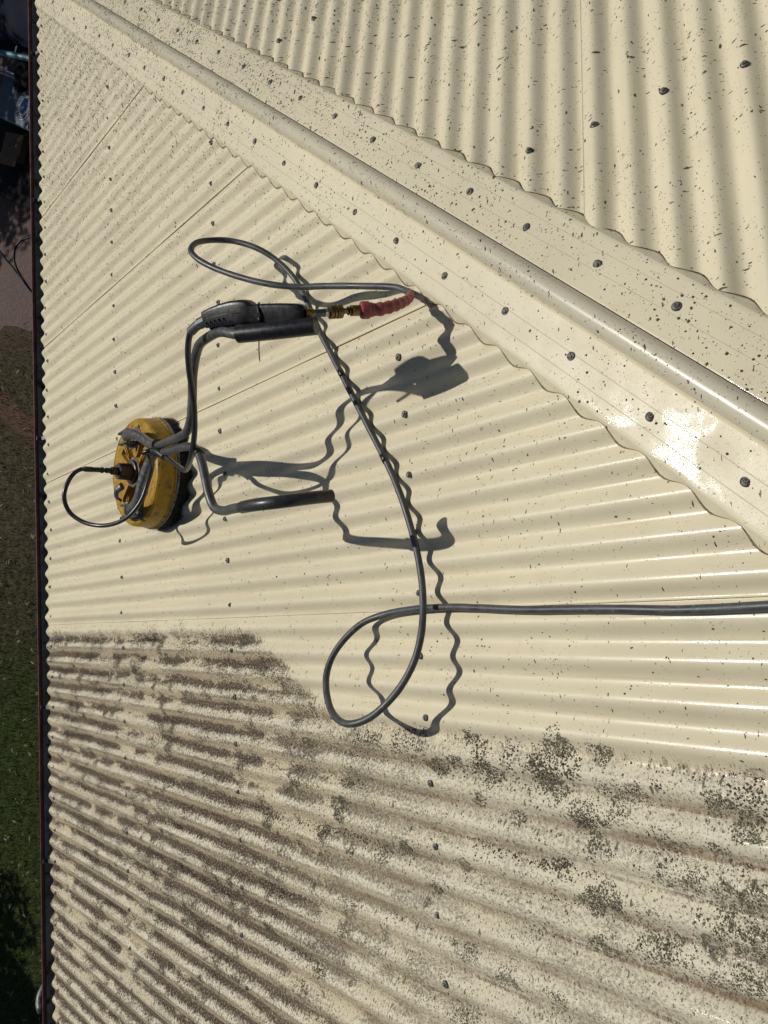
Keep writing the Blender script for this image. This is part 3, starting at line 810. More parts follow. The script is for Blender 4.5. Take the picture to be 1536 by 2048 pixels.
# grey rubber band and bristles
bm_('rubber_band', lathe([(0.2165, 0.034), (0.219, 0.036), (0.219, 0.043), (0.2165, 0.0445)], 72, (CX, CY, 0)), M_GREYR)
bris = [lathe([(0.17, 0.0), (0.205, 0.002), (0.212, 0.012), (0.212, 0.036), (0.17, 0.036)], 72, (CX, CY, 0))]
bv, bf = [], []
for _ in range(4200):
    a = random.uniform(0, 2 * math.pi); r0 = random.uniform(0.196, 0.214); r1 = r0 + random.uniform(-0.004, 0.016)
    z1 = max(float(corr(CX + r1 * math.cos(a))) + 0.001, -0.02) + random.uniform(0, 0.008)
    da = random.gauss(0, 0.025); w = 0.0045 / r0 * 0.35
    b = len(bv)
    for (rr, aa, zz) in ((r0, a - w, 0.037), (r0, a + w, 0.037), (r1, a + da + w * 0.5, z1), (r1, a + da - w * 0.5, z1)):
        bv.append((CX + rr * math.cos(aa), CY + rr * math.sin(aa), zz))
    bf.append((b, b + 1, b + 2, b + 3))
for _ in range(500):                                     # stray tufts poking out above the band
    a = random.uniform(0, 2 * math.pi); r0 = 0.216; r1 = r0 + random.uniform(0.004, 0.014); z0 = random.uniform(0.03, 0.045); w = 0.006
    b = len(bv)
    for (rr, aa, zz) in ((r0, a - w, z0), (r0, a + w, z0), (r1, a + random.gauss(0, 0.02), z0 + random.uniform(-0.012, 0.008))):
        bv.append((CX + rr * math.cos(aa), CY + rr * math.sin(aa), zz))
    bf.append((b, b + 1, b + 2))
bo = bm_('brush_ring', join(bris + [(np.array(bv), bf)]), M_BRIS, smooth=False)
# hub and swivel
hub = bm_('hub', lathe([(0.0465, 0.117), (0.047, 0.121), (0.046, 0.131), (0.042, 0.133), (0.033, 0.1335), (0.0325, 0.142), (0.031, 0.178), (0.028, 0.181), (0.015, 0.1815), (0.0155, 0.184), (0.0155, 0.205), (0.013, 0.207), (0.002, 0.2075)], 28, (CX, CY, 0)), M_BRONZE, ang=30)
bm_('hub_plate', lathe([(0.060, 0.118), (0.060, 0.1215), (0.046, 0.122)], 8, (CX, CY, 0)), M_ALU, hub, False)
bm_('swivel', lathe([(0.0085, 0.206), (0.0105, 0.208), (0.0105, 0.226), (0.0075, 0.229), (0.0075, 0.234), (0.0115, 0.236), (0.0115, 0.243), (0.0095, 0.245), (0.0095, 0.275), (0.0105, 0.277), (0.0105, 0.305), (0.008, 0.306)], 14, (CX, CY, 0)), M_BLACK, ang=30)
sp_ = spline([(2.87, 1.295, 0.150), (2.885, 1.262, 0.158), (2.905, 1.238, 0.150), (2.915, 1.225, 0.128)], 0.008)
bm_('spout_cover', sweep(sp_, np.linspace(0.016, 0.009, len(sp_)), 10, flat=(1, 0.6)), M_ALU)
# fork (yoke) and pivot clevises
fk1_ = spline([(2.806, 1.745, 0.215), (2.775, 1.640, 0.197), (2.735, 1.555, 0.187), (2.700, 1.455, 0.176), (2.690, 1.365, 0.160)], 0.012)
fk2_ = spline([(2.820, 1.745, 0.215), (2.838, 1.630, 0.192), (2.895, 1.555, 0.187), (2.950, 1.500, 0.180), (2.972, 1.440, 0.172), (2.974, 1.360, 0.158)], 0.012)
yo = bm_('yoke', join([sweep(fk1_, np.linspace(0.0145, 0.0175, len(fk1_)), 14, flat=(1.15, 0.85), power=0.8), sweep(fk2_, np.linspace(0.0145, 0.0175, len(fk2_)), 14, flat=(1.15, 0.85), power=0.8)]), M_ALU)
for cx_, s in ((2.690, 1), (2.972, -1)):
    g = join([box((cx_ - 0.022, 1.342, 0.141), (0.009, 0.078, 0.052), 0.05 * s, 0.002), box((cx_ + 0.022, 1.342, 0.141), (0.009, 0.078, 0.052), -0.03 * s, 0.002), box((cx_, 1.352, 0.1205), (0.075, 0.092, 0.006), 0.1 * s, 0.0015)])
    cl_ = bm_('pivot_clevis', g, M_ALU, smooth=False)
    bolt = sweep(np.array([(cx_ - 0.032, 1.34, 0.146), (cx_ + 0.032, 1.34, 0.146)]), 0.0065, 6)
    nut = join([bolt, sweep(np.array([(cx_ - 0.030, 1.34, 0.146), (cx_ - 0.021, 1.34, 0.146)]), 0.0115, 6), sweep(np.array([(cx_ + 0.021, 1.34, 0.146), (cx_ + 0.030, 1.34, 0.146)]), 0.0115, 6)])
    bm_('bolt', nut, M_STEEL, cl_, False)
# two arm tubes side by side, each ending in its own handle
A = spline([(2.805, 1.715, 0.212), (2.835, 1.93, 0.268), (2.862, 2.120, 0.322), (2.862, 2.195, 0.340), (2.835, 2.236, 0.350), (2.790, 2.262, 0.358), (2.745, 2.290, 0.370), (2.705, 2.330, 0.382), (2.686, 2.375, 0.394), (2.690, 2.455, 0.409), (2.706, 2.535, 0.423), (2.7335, 2.605, 0.4190), (2.7400, 2.660, 0.391)], 0.012)
B = spline([(2.825, 1.700, 0.205), (2.862, 1.93, 0.258), (2.892, 2.120, 0.308), (2.912, 2.195, 0.320), (2.945, 2.232, 0.325), (3.000, 2.262, 0.330), (3.055, 2.285, 0.333), (3.092, 2.305, 0.331), (3.107, 2.350, 0.334), (3.117, 2.460, 0.366), (3.125, 2.555, 0.388), (3.129, 2.625, 0.392), (3.129, 2.668, 0.372)], 0.012)
frA = bm_('handle_frame', join([sweep(A, 0.0122, 16), sweep(B, 0.0122, 16)]), M_TUBE)
for tt in (0.30, 0.62):
    pass
def tube_cap(path, r0, r1, name, mat, inner=True):
    P_ = np.array(path)
    g = [sweep(P_, r0, 20, cap=False)]
    d = (P_[-1] - P_[-2]); d /= np.linalg.norm(d)
    n = len(P_)
    v0, f0 = sweep(np.array([P_[-1], P_[-1] + d * 0.0004]), [r0, r1], 20, cap=False)
    v1, f1 = sweep(np.array([P_[-1], P_[-1] - d * 0.03]), r1, 20, cap=True)
    s0, sf0 = sweep(np.array([P_[0], P_[0] + d * 0.0004]), [r1 * 0.8, r0], 20, cap=False)
    return join(g + [(v0, f0), (v1, f1), (s0, sf0)])
gripA = spline([(2.7335, 2.605, 0.4190), (2.7425, 2.686, 0.3780), (2.7480, 2.772, 0.3240)], 0.02)
bm_('grip', tube_cap(gripA, 0.0205, 0.0175, 'grip', M_GRIP), M_BLACK, ang=35)
gripB = spline([(3.1235, 2.530, 0.3835), (3.1265, 2.578, 0.3935), (3.1288, 2.622, 0.3930), (3.1295, 2.655, 0.3800), (3.1270, 2.680, 0.3500), (3.1220, 2.694, 0.3090), (3.1160, 2.702, 0.2530)], 0.010)
bm_('grip', tube_cap(gripB, 0.0150, 0.0118, 'grip', M_GRIP), M_GRIP, ang=35)
# tie on the second tube
def tie(c, d, r, w=0.010, name='cable_tie', parent=None):
    c = np.array(c); d = np.array(d, float); d /= np.linalg.norm(d)
    return bm_(name, sweep(np.array([c - d * w / 2, c - d * w / 4, c + d * w / 4, c + d * w / 2]), [r * 0.96, r, r, r * 0.96], 16), M_BLACK)
tie((2.930, 2.222, 0.3235), (0.7, 0.6, 0.1), 0.0145, 0.014)
# clamp collar at the yoke end of the arms, with the hose running through it
clampc = bm_('clamp', join([sweep(np.array([(2.808, 1.705, 0.2065), (2.816, 1.765, 0.2235)]), 0.0215, 20, flat=(1.25, 0.95), power=0.8)]), M_TUBE, ang=35)
ringp = np.array([(2.826 + 0.026 * math.cos(a) * 0.3, 1.745 + 0.024 * math.sin(a), 0.238 + 0.024 * math.cos(a)) for a in np.linspace(0, 2 * np.pi, 21)])
bm_('hose_loop_bracket', sweep(ringp, 0.0085, 12, cap=False), M_BLACK)
bm_('hose_sleeve', sweep(spline([(2.838, 1.712, 0.224), (2.829, 1.748, 0.240), (2.838, 1.795, 0.241), (2.862, 1.835, 0.234)], 0.008), 0.0135, 14), M_BLACK, ang=40)
# hose whip from gun to swivel
w_ = spline([(2.82, 1.33, 0.30), (2.823, 1.332, 0.318), (2.834, 1.323, 0.336), (2.862, 1.318, 0.356), (2.907, 1.310, 0.370), (2.942, 1.301, 0.366), (2.981, 1.303, 0.348), (3.017, 1.338, 0.315), (3.037, 1.401, 0.280), (3.036, 1.491, 0.253), (3.014, 1.557, 0.232), (2.970, 1.601, 0.212), (2.912, 1.630, 0.200), (2.859, 1.676, 0.203),
             (2.850, 1.705, 0.220), (2.830, 1.748, 0.238), (2.838, 1.795, 0.240), (2.870, 1.850, 0.232), (2.910, 1.930, 0.238), (2.940, 2.020, 0.262), (2.942, 2.110, 0.296),
             (2.926, 2.195, 0.330), (2.888, 2.262, 0.356), (2.845, 2.298, 0.373), (2.8134, 2.3179, 0.3850), (2.7522, 2.3491, 0.4100), (2.7144, 2.3867, 0.4320), (2.6917, 2.4247, 0.4480), (2.6791, 2.4411, 0.4500), (2.6730, 2.4661, 0.4470), (2.6700, 2.4830, 0.4430)], 0.010)
bm_('whip_hose', sweep(w_, 0.0078, 12), M_HOSEB)
ferr = spline([(2.6800, 2.4380, 0.4495), (2.6740, 2.4600, 0.4475), (2.6700, 2.4800, 0.4440)], 0.006)
bm_('hose_ferrule', sweep(ferr, 0.0118, 12), M_TUBE, ang=40)
bm_('gun_nut', sweep(np.array([(2.6715, 2.4740, 0.4455), (2.6690, 2.5020, 0.4400)]), 0.0138, 10, flat=(1, 1)), M_TUBE, smooth=False)
# trigger gun
UPG = (-0.93, 0.12, 0.36)
UPV = (0.35, 0.35, 0.87)
def loft(secs, up, seg=20, power=0.55):
    """secs rows: x y z halfwidth halfthick"""
    S = np.array(secs, float)
    P_ = S[:, :3]; n = len(S)
    T = np.gradient(P_, axis=0); T /= np.linalg.norm(T, axis=1)[:, None]
    a = np.linspace(0, 2 * np.pi, seg, endpoint=False)
    ca = np.sign(np.cos(a)) * np.abs(np.cos(a)) ** power; sa = np.sign(np.sin(a)) * np.abs(np.sin(a)) ** power
    u = np.array(up, float); vs = []
    for i in range(n):
        s = np.cross(u, T[i]); s /= np.linalg.norm(s); w = np.cross(T[i], s)
        vs.append(P_[i] + np.outer(ca * S[i, 3], s) + np.outer(sa * S[i, 4], w))
    F = grid_faces(n, seg, True); F.append(tuple(range(seg - 1, -1, -1))); F.append(tuple(range((n - 1) * seg, n * seg)))
    return np.vstack(vs), F
gs = [(2.6688, 2.4991, 0.4400, 0.016, 0.012), (2.6691, 2.5040, 0.4395, 0.0200, 0.0165), (2.6700, 2.5288, 0.4340, 0.0225, 0.018), (2.6722, 2.5594, 0.4250, 0.0255, 0.019), (2.6758, 2.5872, 0.4150, 0.0280, 0.020), (2.6802, 2.6094, 0.4060, 0.0290, 0.020), (2.6829, 2.6211, 0.4000, 0.0275, 0.0195),
      (2.6854, 2.6268, 0.3970, 0.0245, 0.018), (2.6889, 2.6329, 0.3930, 0.0218, 0.0165), (2.6923, 2.6527, 0.3830, 0.0218, 0.0160), (2.7009, 2.6916, 0.3620, 0.0228, 0.016), (2.7075, 2.7180, 0.3470, 0.0230, 0.016), (2.7109, 2.7321, 0.3390, 0.0224, 0.0155), (2.7125, 2.7408, 0.3330, 0.0205, 0.0145), (2.7136, 2.7461, 0.3300, 0.0165, 0.011)]
gun = bm_('trigger_gun', loft(gs, UPV, 24, 0.36), M_BLACK, ang=35)
# seam line and moulded ticks on the gun head
def on_top(y, dx, up):
    G = np.array(gs); c = [float(np.interp(y, G[:, 1], G[:, k])) for k in (0, 2, 4)]
    return (c[0] + dx + 0.36 * c[2] * up, y + 0.35 * c[2] * up, c[1] + 0.87 * c[2] * up)
seam = [on_top(y, 0.0, 1.0) for y in (2.508, 2.54, 2.575, 2.61)]
tick = []
for k in range(5):
    for s in (-1, 1):
        p = on_top(2.512 + k * 0.0135, s * 0.0115, 0.97)
        tick.append(box(p, (0.0085, 0.0022, 0.0030), 0.3 * s))
bm_('gun_grip_tick', join(tick), M_BLACK, gun, False)
bm_('gun_seam', sweep(np.array(seam), 0.0010, 6), M_TUBE, gun)
# body web below the handle, trigger and guard
web = [(2.6845, 2.4990, 0.4250, 0.005, 0.010), (2.6930, 2.5200, 0.4180, 0.011, 0.011), (2.7010, 2.5500, 0.4100, 0.014, 0.011), (2.7060, 2.5850, 0.4000, 0.011, 0.010), (2.7190, 2.6351, 0.3800, 0.004, 0.008)]
bm_('gun_web', loft(web, UPV, 14), M_BLACK, gun)
gd = spline([(2.7100, 2.6000, 0.3900), (2.7306, 2.6482, 0.3620), (2.7480, 2.6980, 0.3330), (2.7460, 2.7250, 0.3210), (2.7300, 2.7390, 0.3230), (2.7160, 2.7400, 0.3300)], 0.01)
bm_('trigger_guard', sweep(gd, 0.0062, 10), M_BLACK)
trg = spline([(2.7084, 2.6104, 0.3840), (2.7200, 2.6450, 0.3690), (2.7310, 2.6773, 0.3540), (2.7427, 2.7178, 0.3350)], 0.01)
bm_('trigger', sweep(trg, np.linspace(0.0075, 0.0055, len(trg)), 12, flat=(1.2, 0.7)), M_TUBE)
zt = spline([(2.6690, 2.6531, 0.3900), (2.6760, 2.6600, 0.3990), (2.6950, 2.6620, 0.4010), (2.7118, 2.6571, 0.3960), (2.7290, 2.6250, 0.3760), (2.7480, 2.5750, 0.3460), (2.7607, 2.5386, 0.3210)], 0.006)
bm_('cable_tie', sweep(zt, 0.0022, 6, flat=(1.4, 0.6)), M_BLACK)
bm_('cable_tie', sweep(np.array([(2.707, 2.660, 0.398), (2.716, 2.657, 0.392)]), 0.0042, 6), M_BLACK)
# brass inlet and coupler on the back of the gun
ip = [np.array(p) for p in ((2.7140, 2.7440, 0.3310), (2.7100, 2.7500, 0.3110), (2.7040, 2.7550, 0.2860), (2.6985, 2.7580, 0.2630), (2.6950, 2.7680, 0.2420), (2.6905, 2.7760, 0.2160), (2.6880, 2.7820, 0.1980))]
bm_('brass_inlet', sweep(np.array([ip[0], (ip[0] + ip[1]) / 2, ip[1]]), [0.0125, 0.0125, 0.011], 12), M_BRASS, ang=40)
bm_('hex_adaptor', sweep(np.array([ip[1], ip[1] * 0.5 + ip[2] * 0.5, ip[2]]), [0.0098, 0.0102, 0.0098], 6), M_BLUEF, smooth=False)

# ------------------------------------------------------------------ THE PRESSURE HOSE (its own thing, plugged into the gun)
hose = empty('pressure_hose', P1 @ Matrix.Translation((3.0, 2.65, 0.0)), 'long grey pressure hose looping twice over the ribs between gun and right edge', 'hose')
HO = (3.0, 2.65, 0.0)
def hm(name, geo, mat, smooth=True, ang=None, parent=None):
    o = mk(name, geo, mat, parent or hose, smooth, HO)
    if ang: sharpen(o, ang)
    return o
def prof_path(pa, pb, rows, seg=18):
    """turned part between two points; rows (t, r)"""
    P_ = np.array([pa + (pb - pa) * t for t, r in rows]); return sweep(P_, [r for t, r in rows], seg)
hm('steel_fitting', sweep(np.array([ip[2], ip[2] * 0.4 + ip[3] * 0.6]), 0.0105, 6), M_STEEL, False)
c0, c1 = ip[2] * 0.4 + ip[3] * 0.6, ip[4]
hm('brass_coupler', prof_path(c0, c1, [(0, 0.0125), (0.02, 0.0155), (0.2, 0.0155), (0.22, 0.0135), (0.30, 0.0135), (0.32, 0.0158), (0.42, 0.0158), (0.44, 0.0138), (0.54, 0.0138), (0.56, 0.0162), (0.95, 0.0162), (1.0, 0.0140)]), M_BRASS, ang=30)
hm('brass_tail', prof_path(ip[4], ip[6], [(0, 0.0070), (0.30, 0.0065), (0.32, 0.0105), (0.38, 0.0078), (0.46, 0.0078), (0.48, 0.0125), (1.0, 0.0125)]), M_BRASS, ang=30)
bt = spline([ip[6], (2.6865, 2.793, 0.178), (2.684, 2.805, 0.157), (2.674, 2.812, 0.128), (2.660, 2.812, 0.098), (2.643, 2.806, 0.068), (2.622, 2.793, 0.040), (2.604, 2.776, 0.020)], 0.003)
n_ = len(bt); tt = np.linspace(0, 1, n_)
rad = 0.0165 - 0.0070 * tt ** 1.2
seg_ = np.cos(2 * np.pi * tt * 9.0)
rad = rad * (1 + 0.075 * np.sign(seg_) * np.abs(seg_) ** 0.6)
rad[tt < 0.09] = 0.0205; rad[tt < 0.012] = 0.018
hm('red_strain_relief', sweep(bt, rad, 20), M_RED, ang=50)
hp = spline([(2.612, 2.784, 0.030), (2.600, 2.772, 0.016), (2.585, 2.752, 0.011), (2.568, 2.728, 0.013), (2.554, 2.692, 0.024), (2.541, 2.648, 0.041), (2.519, 2.574, 0.062), (2.500, 2.504, 0.087), (2.488, 2.447, 0.116), (2.466, 2.378, 0.165), (2.421, 2.285, 0.208), (2.365, 2.195, 0.242), (2.320, 2.143, 0.264),
             (2.288, 2.118, 0.266), (2.250, 2.100, 0.240), (2.226, 2.098, 0.190), (2.225, 2.128, 0.134), (2.270, 2.206, 0.083), (2.321, 2.255, 0.043), (2.376, 2.292, 0.020), (2.445, 2.330, 0.013), (2.520, 2.364, 0.013), (2.585, 2.394, 0.012), (2.653, 2.433, 0.011), (2.749, 2.489, 0.010), (2.847, 2.544, 0.010),
             (2.941, 2.596, 0.010), (3.030, 2.646, 0.010), (3.115, 2.687, 0.013), (3.195, 2.718, 0.018), (3.259, 2.741, 0.026), (3.320, 2.758, 0.036), (3.386, 2.769, 0.050), (3.448, 2.777, 0.072), (3.504, 2.770, 0.092), (3.560, 2.743, 0.112), (3.608, 2.702, 0.134), (3.638, 2.660, 0.154), (3.650, 2.610, 0.167),
             (3.640, 2.550, 0.159), (3.604, 2.492, 0.137), (3.548, 2.455, 0.109), (3.500, 2.459, 0.086), (3.457, 2.487, 0.062), (3.420, 2.530, 0.036), (3.400, 2.592, 0.014), (3.390, 2.683, 0.0095), (3.389, 2.786, 0.0095), (3.393, 2.895, 0.0095), (3.400, 3.035, 0.0095), (3.404, 3.159, 0.0095), (3.407, 3.269, 0.0095), (3.410, 3.367, 0.0095),
             (3.410, 3.458, 0.011), (3.409, 3.529, 0.013), (3.408, 3.62, 0.013), (3.41, 3.80, 0.011), (3.44, 4.1, 0.0095), (3.50, 4.6, 0.0095), (3.52, 5.2, 0.0095)], 0.012)
hr = 0.0088 * (1 + 0.03 * np.sin(np.arange(len(hp)) * 0.9) * np.sin(np.arange(len(hp)) * 0.23))
tube = hm('hose_tube', sweep(hp + np.stack([0.0010 * np.sin(np.arange(len(hp)) * 0.21), 0.0010 * np.sin(np.arange(len(hp)) * 0.17 + 1), 0 * hr], 1), hr, 14), M_HOSE)
for idx in (0.275, 0.327):  # two short black bands around the hose
    i = int(idx * len(hp)); hm('hose_dark_band', sweep(hp[i:i + 3], 0.0094, 14), M_BLACK)

# ------------------------------------------------------------------ GROUND
def ground_mat():
    m = Mat('yard_ground')
    x, y = m.x, m.y
    flat = m.comb(x, y, 0.0)
    w = (m.noise(1.3, flat, 4, 0.6) - 0.5) * 1.6
    g1 = m.noise(45, flat, 5, 0.7); g2 = m.noise(9, flat, 4, 0.6)
    soil = m.mix(g1.ss(0.35, 0.65), (0.030, 0.022, 0.014), (0.085, 0.068, 0.046))
    dry = m.mix(g2.ss(0.35, 0.65), (0.040, 0.035, 0.018), (0.075, 0.062, 0.036))
    dry = m.mix(g1.ss(0.5, 0.7) * 0.6, dry, (0.11, 0.095, 0.062))
    green = m.mix(g2.ss(0.35, 0.65), (0.018, 0.030, 0.006), (0.042, 0.058, 0.012))
    green = m.mix(g1.ss(0.4, 0.7) * 0.5, green, (0.055, 0.070, 0.020))
    c = m.mix((x + w).ss(-0.5, 0.6), soil, dry)
    c = m.mix((x + w * 1.4).ss(2.5, 4.6), c, green)
    strip = ((x - 0.95 - (y + 4.7) * 0.7).abs() + (g2 - 0.5) * 0.2).ss(0.20, 0.12) * y.ss(-5.4, -5.2) 
    c = m.mix(strip * 0.8, c, (0.11, 0.062, 0.045))
    m.set('Base Color', c); m.set('Roughness', 0.95); m.set('Specular IOR Level', 0.1)
    m.bump(g1 + g2, 0.03, 0.8)
    return m.m
gx = np.linspace(-60, 60, 61)
V_ = np.array([(x, y, 0.0) for y in gx for x in gx])
g_ = link('ground', mesh_from('ground', V_, grid_faces(61, 61), ground_mat())); tag(g_, 'lawn and bare soil below the eave', None, 'structure')
def paving_mat():
    m = Mat('red_brown_concrete')
    n = m.noise(25, det=6, ro=0.7); k = m.noise(4, det=4)
    c = m.mix(n.ss(0.3, 0.7), (0.055, 0.034, 0.028), (0.115, 0.073, 0.060))
    c = m.mix(k.ss(0.45, 0.65) * 0.5, c, (0.06, 0.045, 0.04))
    m.set('Base Color', c); m.set('Roughness', 0.9); m.bump(n, 0.003)
    return m.m
pa = []
random.seed(5)
for a in np.linspace(0, 1, 30): pa.append((0.05 + 0.16 * math.sin(a * 9) + random.gauss(0, 0.05), -8.5 + a * 7.5))
pa = [(px + 0.08 * math.sin(py * 21), py) for px, py in pa]
pv = [(-8.0, -8.5, 0.004)] + [(p[0], p[1], 0.004) for p in pa] + [(-8.0, -1.0, 0.004)]
tag(link('paving', mesh_from('paving', pv, [tuple(range(len(pv)))], paving_mat(), False)), 'red-brown concrete paving below the eave', None, 'structure')

# grass blades, dry litter
def grass():
    V_, F, mi = [], [], []
    for _ in range(38000):
        x = random.uniform(-0.25, 8.6); y = -4.2 - 1.6 * random.random()
        if x < 2.6 and random.random() < 0.35: continue
        if x < 0.35 and random.random() > (x + 0.25) / 0.6: continue
        r = random.uniform(0.02, 0.055); a = random.uniform(0, 6.28); w = random.uniform(0.002, 0.004)
        l = random.uniform(0.2, 0.9) * r
        b = len(V_)
        V_ += [(x - w * math.sin(a), y + w * math.cos(a), 0.0), (x + w * math.sin(a), y - w * math.cos(a), 0.0), (x + l * math.cos(a), y + l * math.sin(a), r)]
        F.append((b, b + 1, b + 2))
        g = x > 2.5 + random.uniform(0, 2.0)
        mi.append((0 if random.random() < 0.75 else 1) if g else (1 if random.random() < 0.3 else 2))
    ms = [simple('green_grass', (0.035, 0.055, 0.010), 0.7, var=0.4, sc=9, bump=0), simple('pale_grass', (0.075, 0.085, 0.030), 0.7, var=0.4, sc=9, bump=0), simple('dry_grass', (0.085, 0.070, 0.040), 0.8, var=0.4, sc=9, bump=0)]
    tag(link('lawn_grass', mesh_from('g', V_, F, ms, False, mi)), 'short green lawn grass turning brown towards the paving', None, 'stuff')
    V_, F = [], []
    for _ in range(260):
        x = random.uniform(0.1, 8.6); y = -4.2 - 1.4 * random.random(); a = random.uniform(0, 6.28); r = random.uniform(0.015, 0.05); w = r * random.uniform(0.15, 0.35); b = len(V_)
        ca, sa = math.cos(a), math.sin(a)
        for dx, dy, dz in ((-r, 0, 0.05), (0, w, 0.058), (r, 0, 0.052), (0, -w, 0.056)): V_.append((x + dx * ca - dy * sa, y + dx * sa + dy * ca, dz))
        F.append((b, b + 1, b + 2, b + 3))
    tag(link('fallen_leaves', mesh_from('l', V_, F, simple('dry_leaf', (0.12, 0.095, 0.06), 0.7, var=0.4, sc=5, bump=0), False)), 'pale dry leaves and twigs lying in the grass', None, 'stuff')
grass()

# thin black cable lying on the paving
cb = spline([(-1.9, -5.35, 0.012), (-1.30, -5.03, 0.012), (-1.10, -4.86, 0.012), (-0.88, -4.65, 0.012), (-0.66, -4.46, 0.012), (-0.48, -4.30, 0.012), (-0.2, -4.0, 0.012), (0.2, -3.4, 0.012)], 0.05)
tag(link('garden_hose', mesh_from('c', *sweep(cb, 0.013, 8), M_HOSEB)), 'black garden hose lying straight across the paving towards the house', 'hose')
cc = spline([(-1.15, -3.9, 0.012), (-1.19, -4.33, 0.012), (-1.21, -4.48, 0.012), (-1.17, -4.62, 0.012), (-1.05, -4.66, 0.012), (-0.92, -4.62, 0.012), (-0.70, -4.47, 0.026), (-0.47, -4.27, 0.026), (-0.1, -3.85, 0.02)], 0.03)
tag(link('power_cord', mesh_from('c2', *sweep(cc, 0.009, 8), M_BLACK)), 'thin black cord curving beside the straight garden hose on the paving', 'cord')

# ------------------------------------------------------------------ things standing in the shade at the corner of the yard
M_NAVY = simple('navy_tarpaulin', (0.005, 0.008, 0.017), 0.95, var=0.3, sc=3, bump=0.004, spec=0.1)
M_TEAL = simple('teal_paint', (0.014, 0.070, 0.100), 0.55, var=0.2, sc=8, bump=0.0005)
M_TEALR = simple('pale_teal_rail', (0.045, 0.15, 0.20), 0.5, var=0.2, sc=8, bump=0.0005)
M_DARKBAG = simple('black_cloth', (0.008, 0.008, 0.009), 0.95, bump=0.001, spec=0.1)
M_TYRE = simple('tyre_rubber', (0.012, 0.012, 0.012), 0.8, bump=0.001)
ax_ = Vector((0.525, 0.851, 0)); bx_ = Vector((0.851, -0.525, 0))
tw = Matrix(((bx_.x, ax_.x, 0, -2.74), (bx_.y, ax_.y, 0, -3.50), (0, 0, 1, 0), (0, 0, 0, 1)))
tr = empty('covered_trailer', tw, 'dark navy covered trailer with a teal side rail beside the tool box', 'trailer')
def tp(name, geo, mat, smooth=False, parent=None): return mk(name, geo, mat, parent or tr, smooth)
n = 24; V_ = []
for i in range(n):
    for j in range(n):
        u, w = i / (n - 1), j / (n - 1)
        e = min(u, 1 - u, w, 1 - w)
        V_.append((-1.50 + 1.38 * u, -1.6 + 3.0 * w, 0.68 + 0.16 * min(1, e * 9) ** 0.5 + 0.02 * math.sin(u * 9 + w * 4) * math.sin(w * 13)))
tp('tarpaulin', (np.array(V_), grid_faces(n, n)), M_NAVY, True)
tp('tray', box((-0.81, -0.1, 0.50), (1.36, 2.98, 0.36), 0, 0.01), M_NAVY)
tp('side_rail', sweep(np.array([(0.0, -1.7, 0.70), (0.0, -0.5, 0.70), (0.0, 1.45, 0.70)]), 0.032, 12, flat=(1, 1)), M_TEALR, True)
for yy in (-1.3, 0.0, 1.2): tp('rail_bracket', box((-0.06, yy, 0.66), (0.10, 0.03, 0.03)), M_TEAL)
for xx in (-1.56, -0.05):
    wv, wf = lathe([(0.10, -0.06), (0.16, -0.07), (0.26, -0.08), (0.29, -0.05), (0.295, 0), (0.29, 0.05), (0.26, 0.08), (0.16, 0.07), (0.10, 0.06)], 28)
    wv = np.stack([wv[:, 2] + xx, wv[:, 0] - 0.1, wv[:, 1] + 0.295], 1); tp('wheel', (wv, wf), M_TYRE, True)
tp('drawbar', join([box((-0.81, 1.9, 0.38), (0.08, 1.2, 0.06)), box((-0.81, 2.52, 0.42), (0.09, 0.14, 0.09))]), M_TEAL)
# teal tool box
bw = Matrix.Translation((-2.50, -3.84, 0.20)) @ Matrix.Rotation(-0.62, 4, 'Z')
tb = empty('toolbox', bw, 'teal lidded tool box with a round white and blue badge, beside the covered trailer', 'tool box')
mk('box_body', box((0, 0, 0.10), (0.46, 0.86, 0.20), 0, 0.012), M_TEAL, tb, False)
mk('lid', box((0, 0, 0.225), (0.49, 0.89, 0.05), 0, 0.015), M_TEAL, tb, False)
mk('lid_trim', join([box((-0.238, 0, 0.2535), (0.03, 0.86, 0.006)), box((0, 0.425, 0.2535), (0.44, 0.02, 0.006))]), simple('pale_trim', (0.20, 0.24, 0.27), 0.5), tb, False)
bd_w = simple('badge_white', (0.42, 0.45, 0.50), 0.5, bump=0); bd_b = simple('badge_blue', (0.02, 0.07, 0.25), 0.5, bump=0); bd_k = simple('badge_black', (0.012, 0.014, 0.018), 0.5, bump=0)
bc = (0.02, 0.22)
def annul(r0, r1, z, seg=40): return lathe([(r1, z - 0.002), (r1, z), (r0, z)], seg, (bc[0], bc[1], 0))
badge = mk('badge', join([annul(0.150, 0.160, 0.257), annul(0.092, 0.100, 0.257)]), bd_w, tb, False)
mk('badge_centre', lathe([(0.092, 0.2545), (0.092, 0.2555), (0.0005, 0.2555)], 32, (bc[0], bc[1], 0)), bd_b, badge, False)
mk('badge_ring', annul(0.100, 0.150, 0.2548), bd_k, badge, False)
let = []
for k in range(22):
    a = k * 2 * math.pi / 22
    for (da, r0, r1, w) in ((-0.055, 0.108, 0.142, 0.006), (0.055, 0.108, 0.142, 0.006)) if k % 3 else ((0.0, 0.108, 0.142, 0.007), (0.07, 0.118, 0.132, 0.006)):
        rm = (r0 + r1) / 2; aa = a + da
        let.append(box((bc[0] + rm * math.cos(aa), bc[1] + rm * math.sin(aa), 0.2565), (r1 - r0, w, 0.002), aa))
    if k % 2: let.append(box((bc[0] + 0.125 * math.cos(a), bc[1] + 0.125 * math.sin(a), 0.2565), (0.006, 0.016, 0.002), a))
mk('badge_lettering', join(let), bd_w, badge, False)
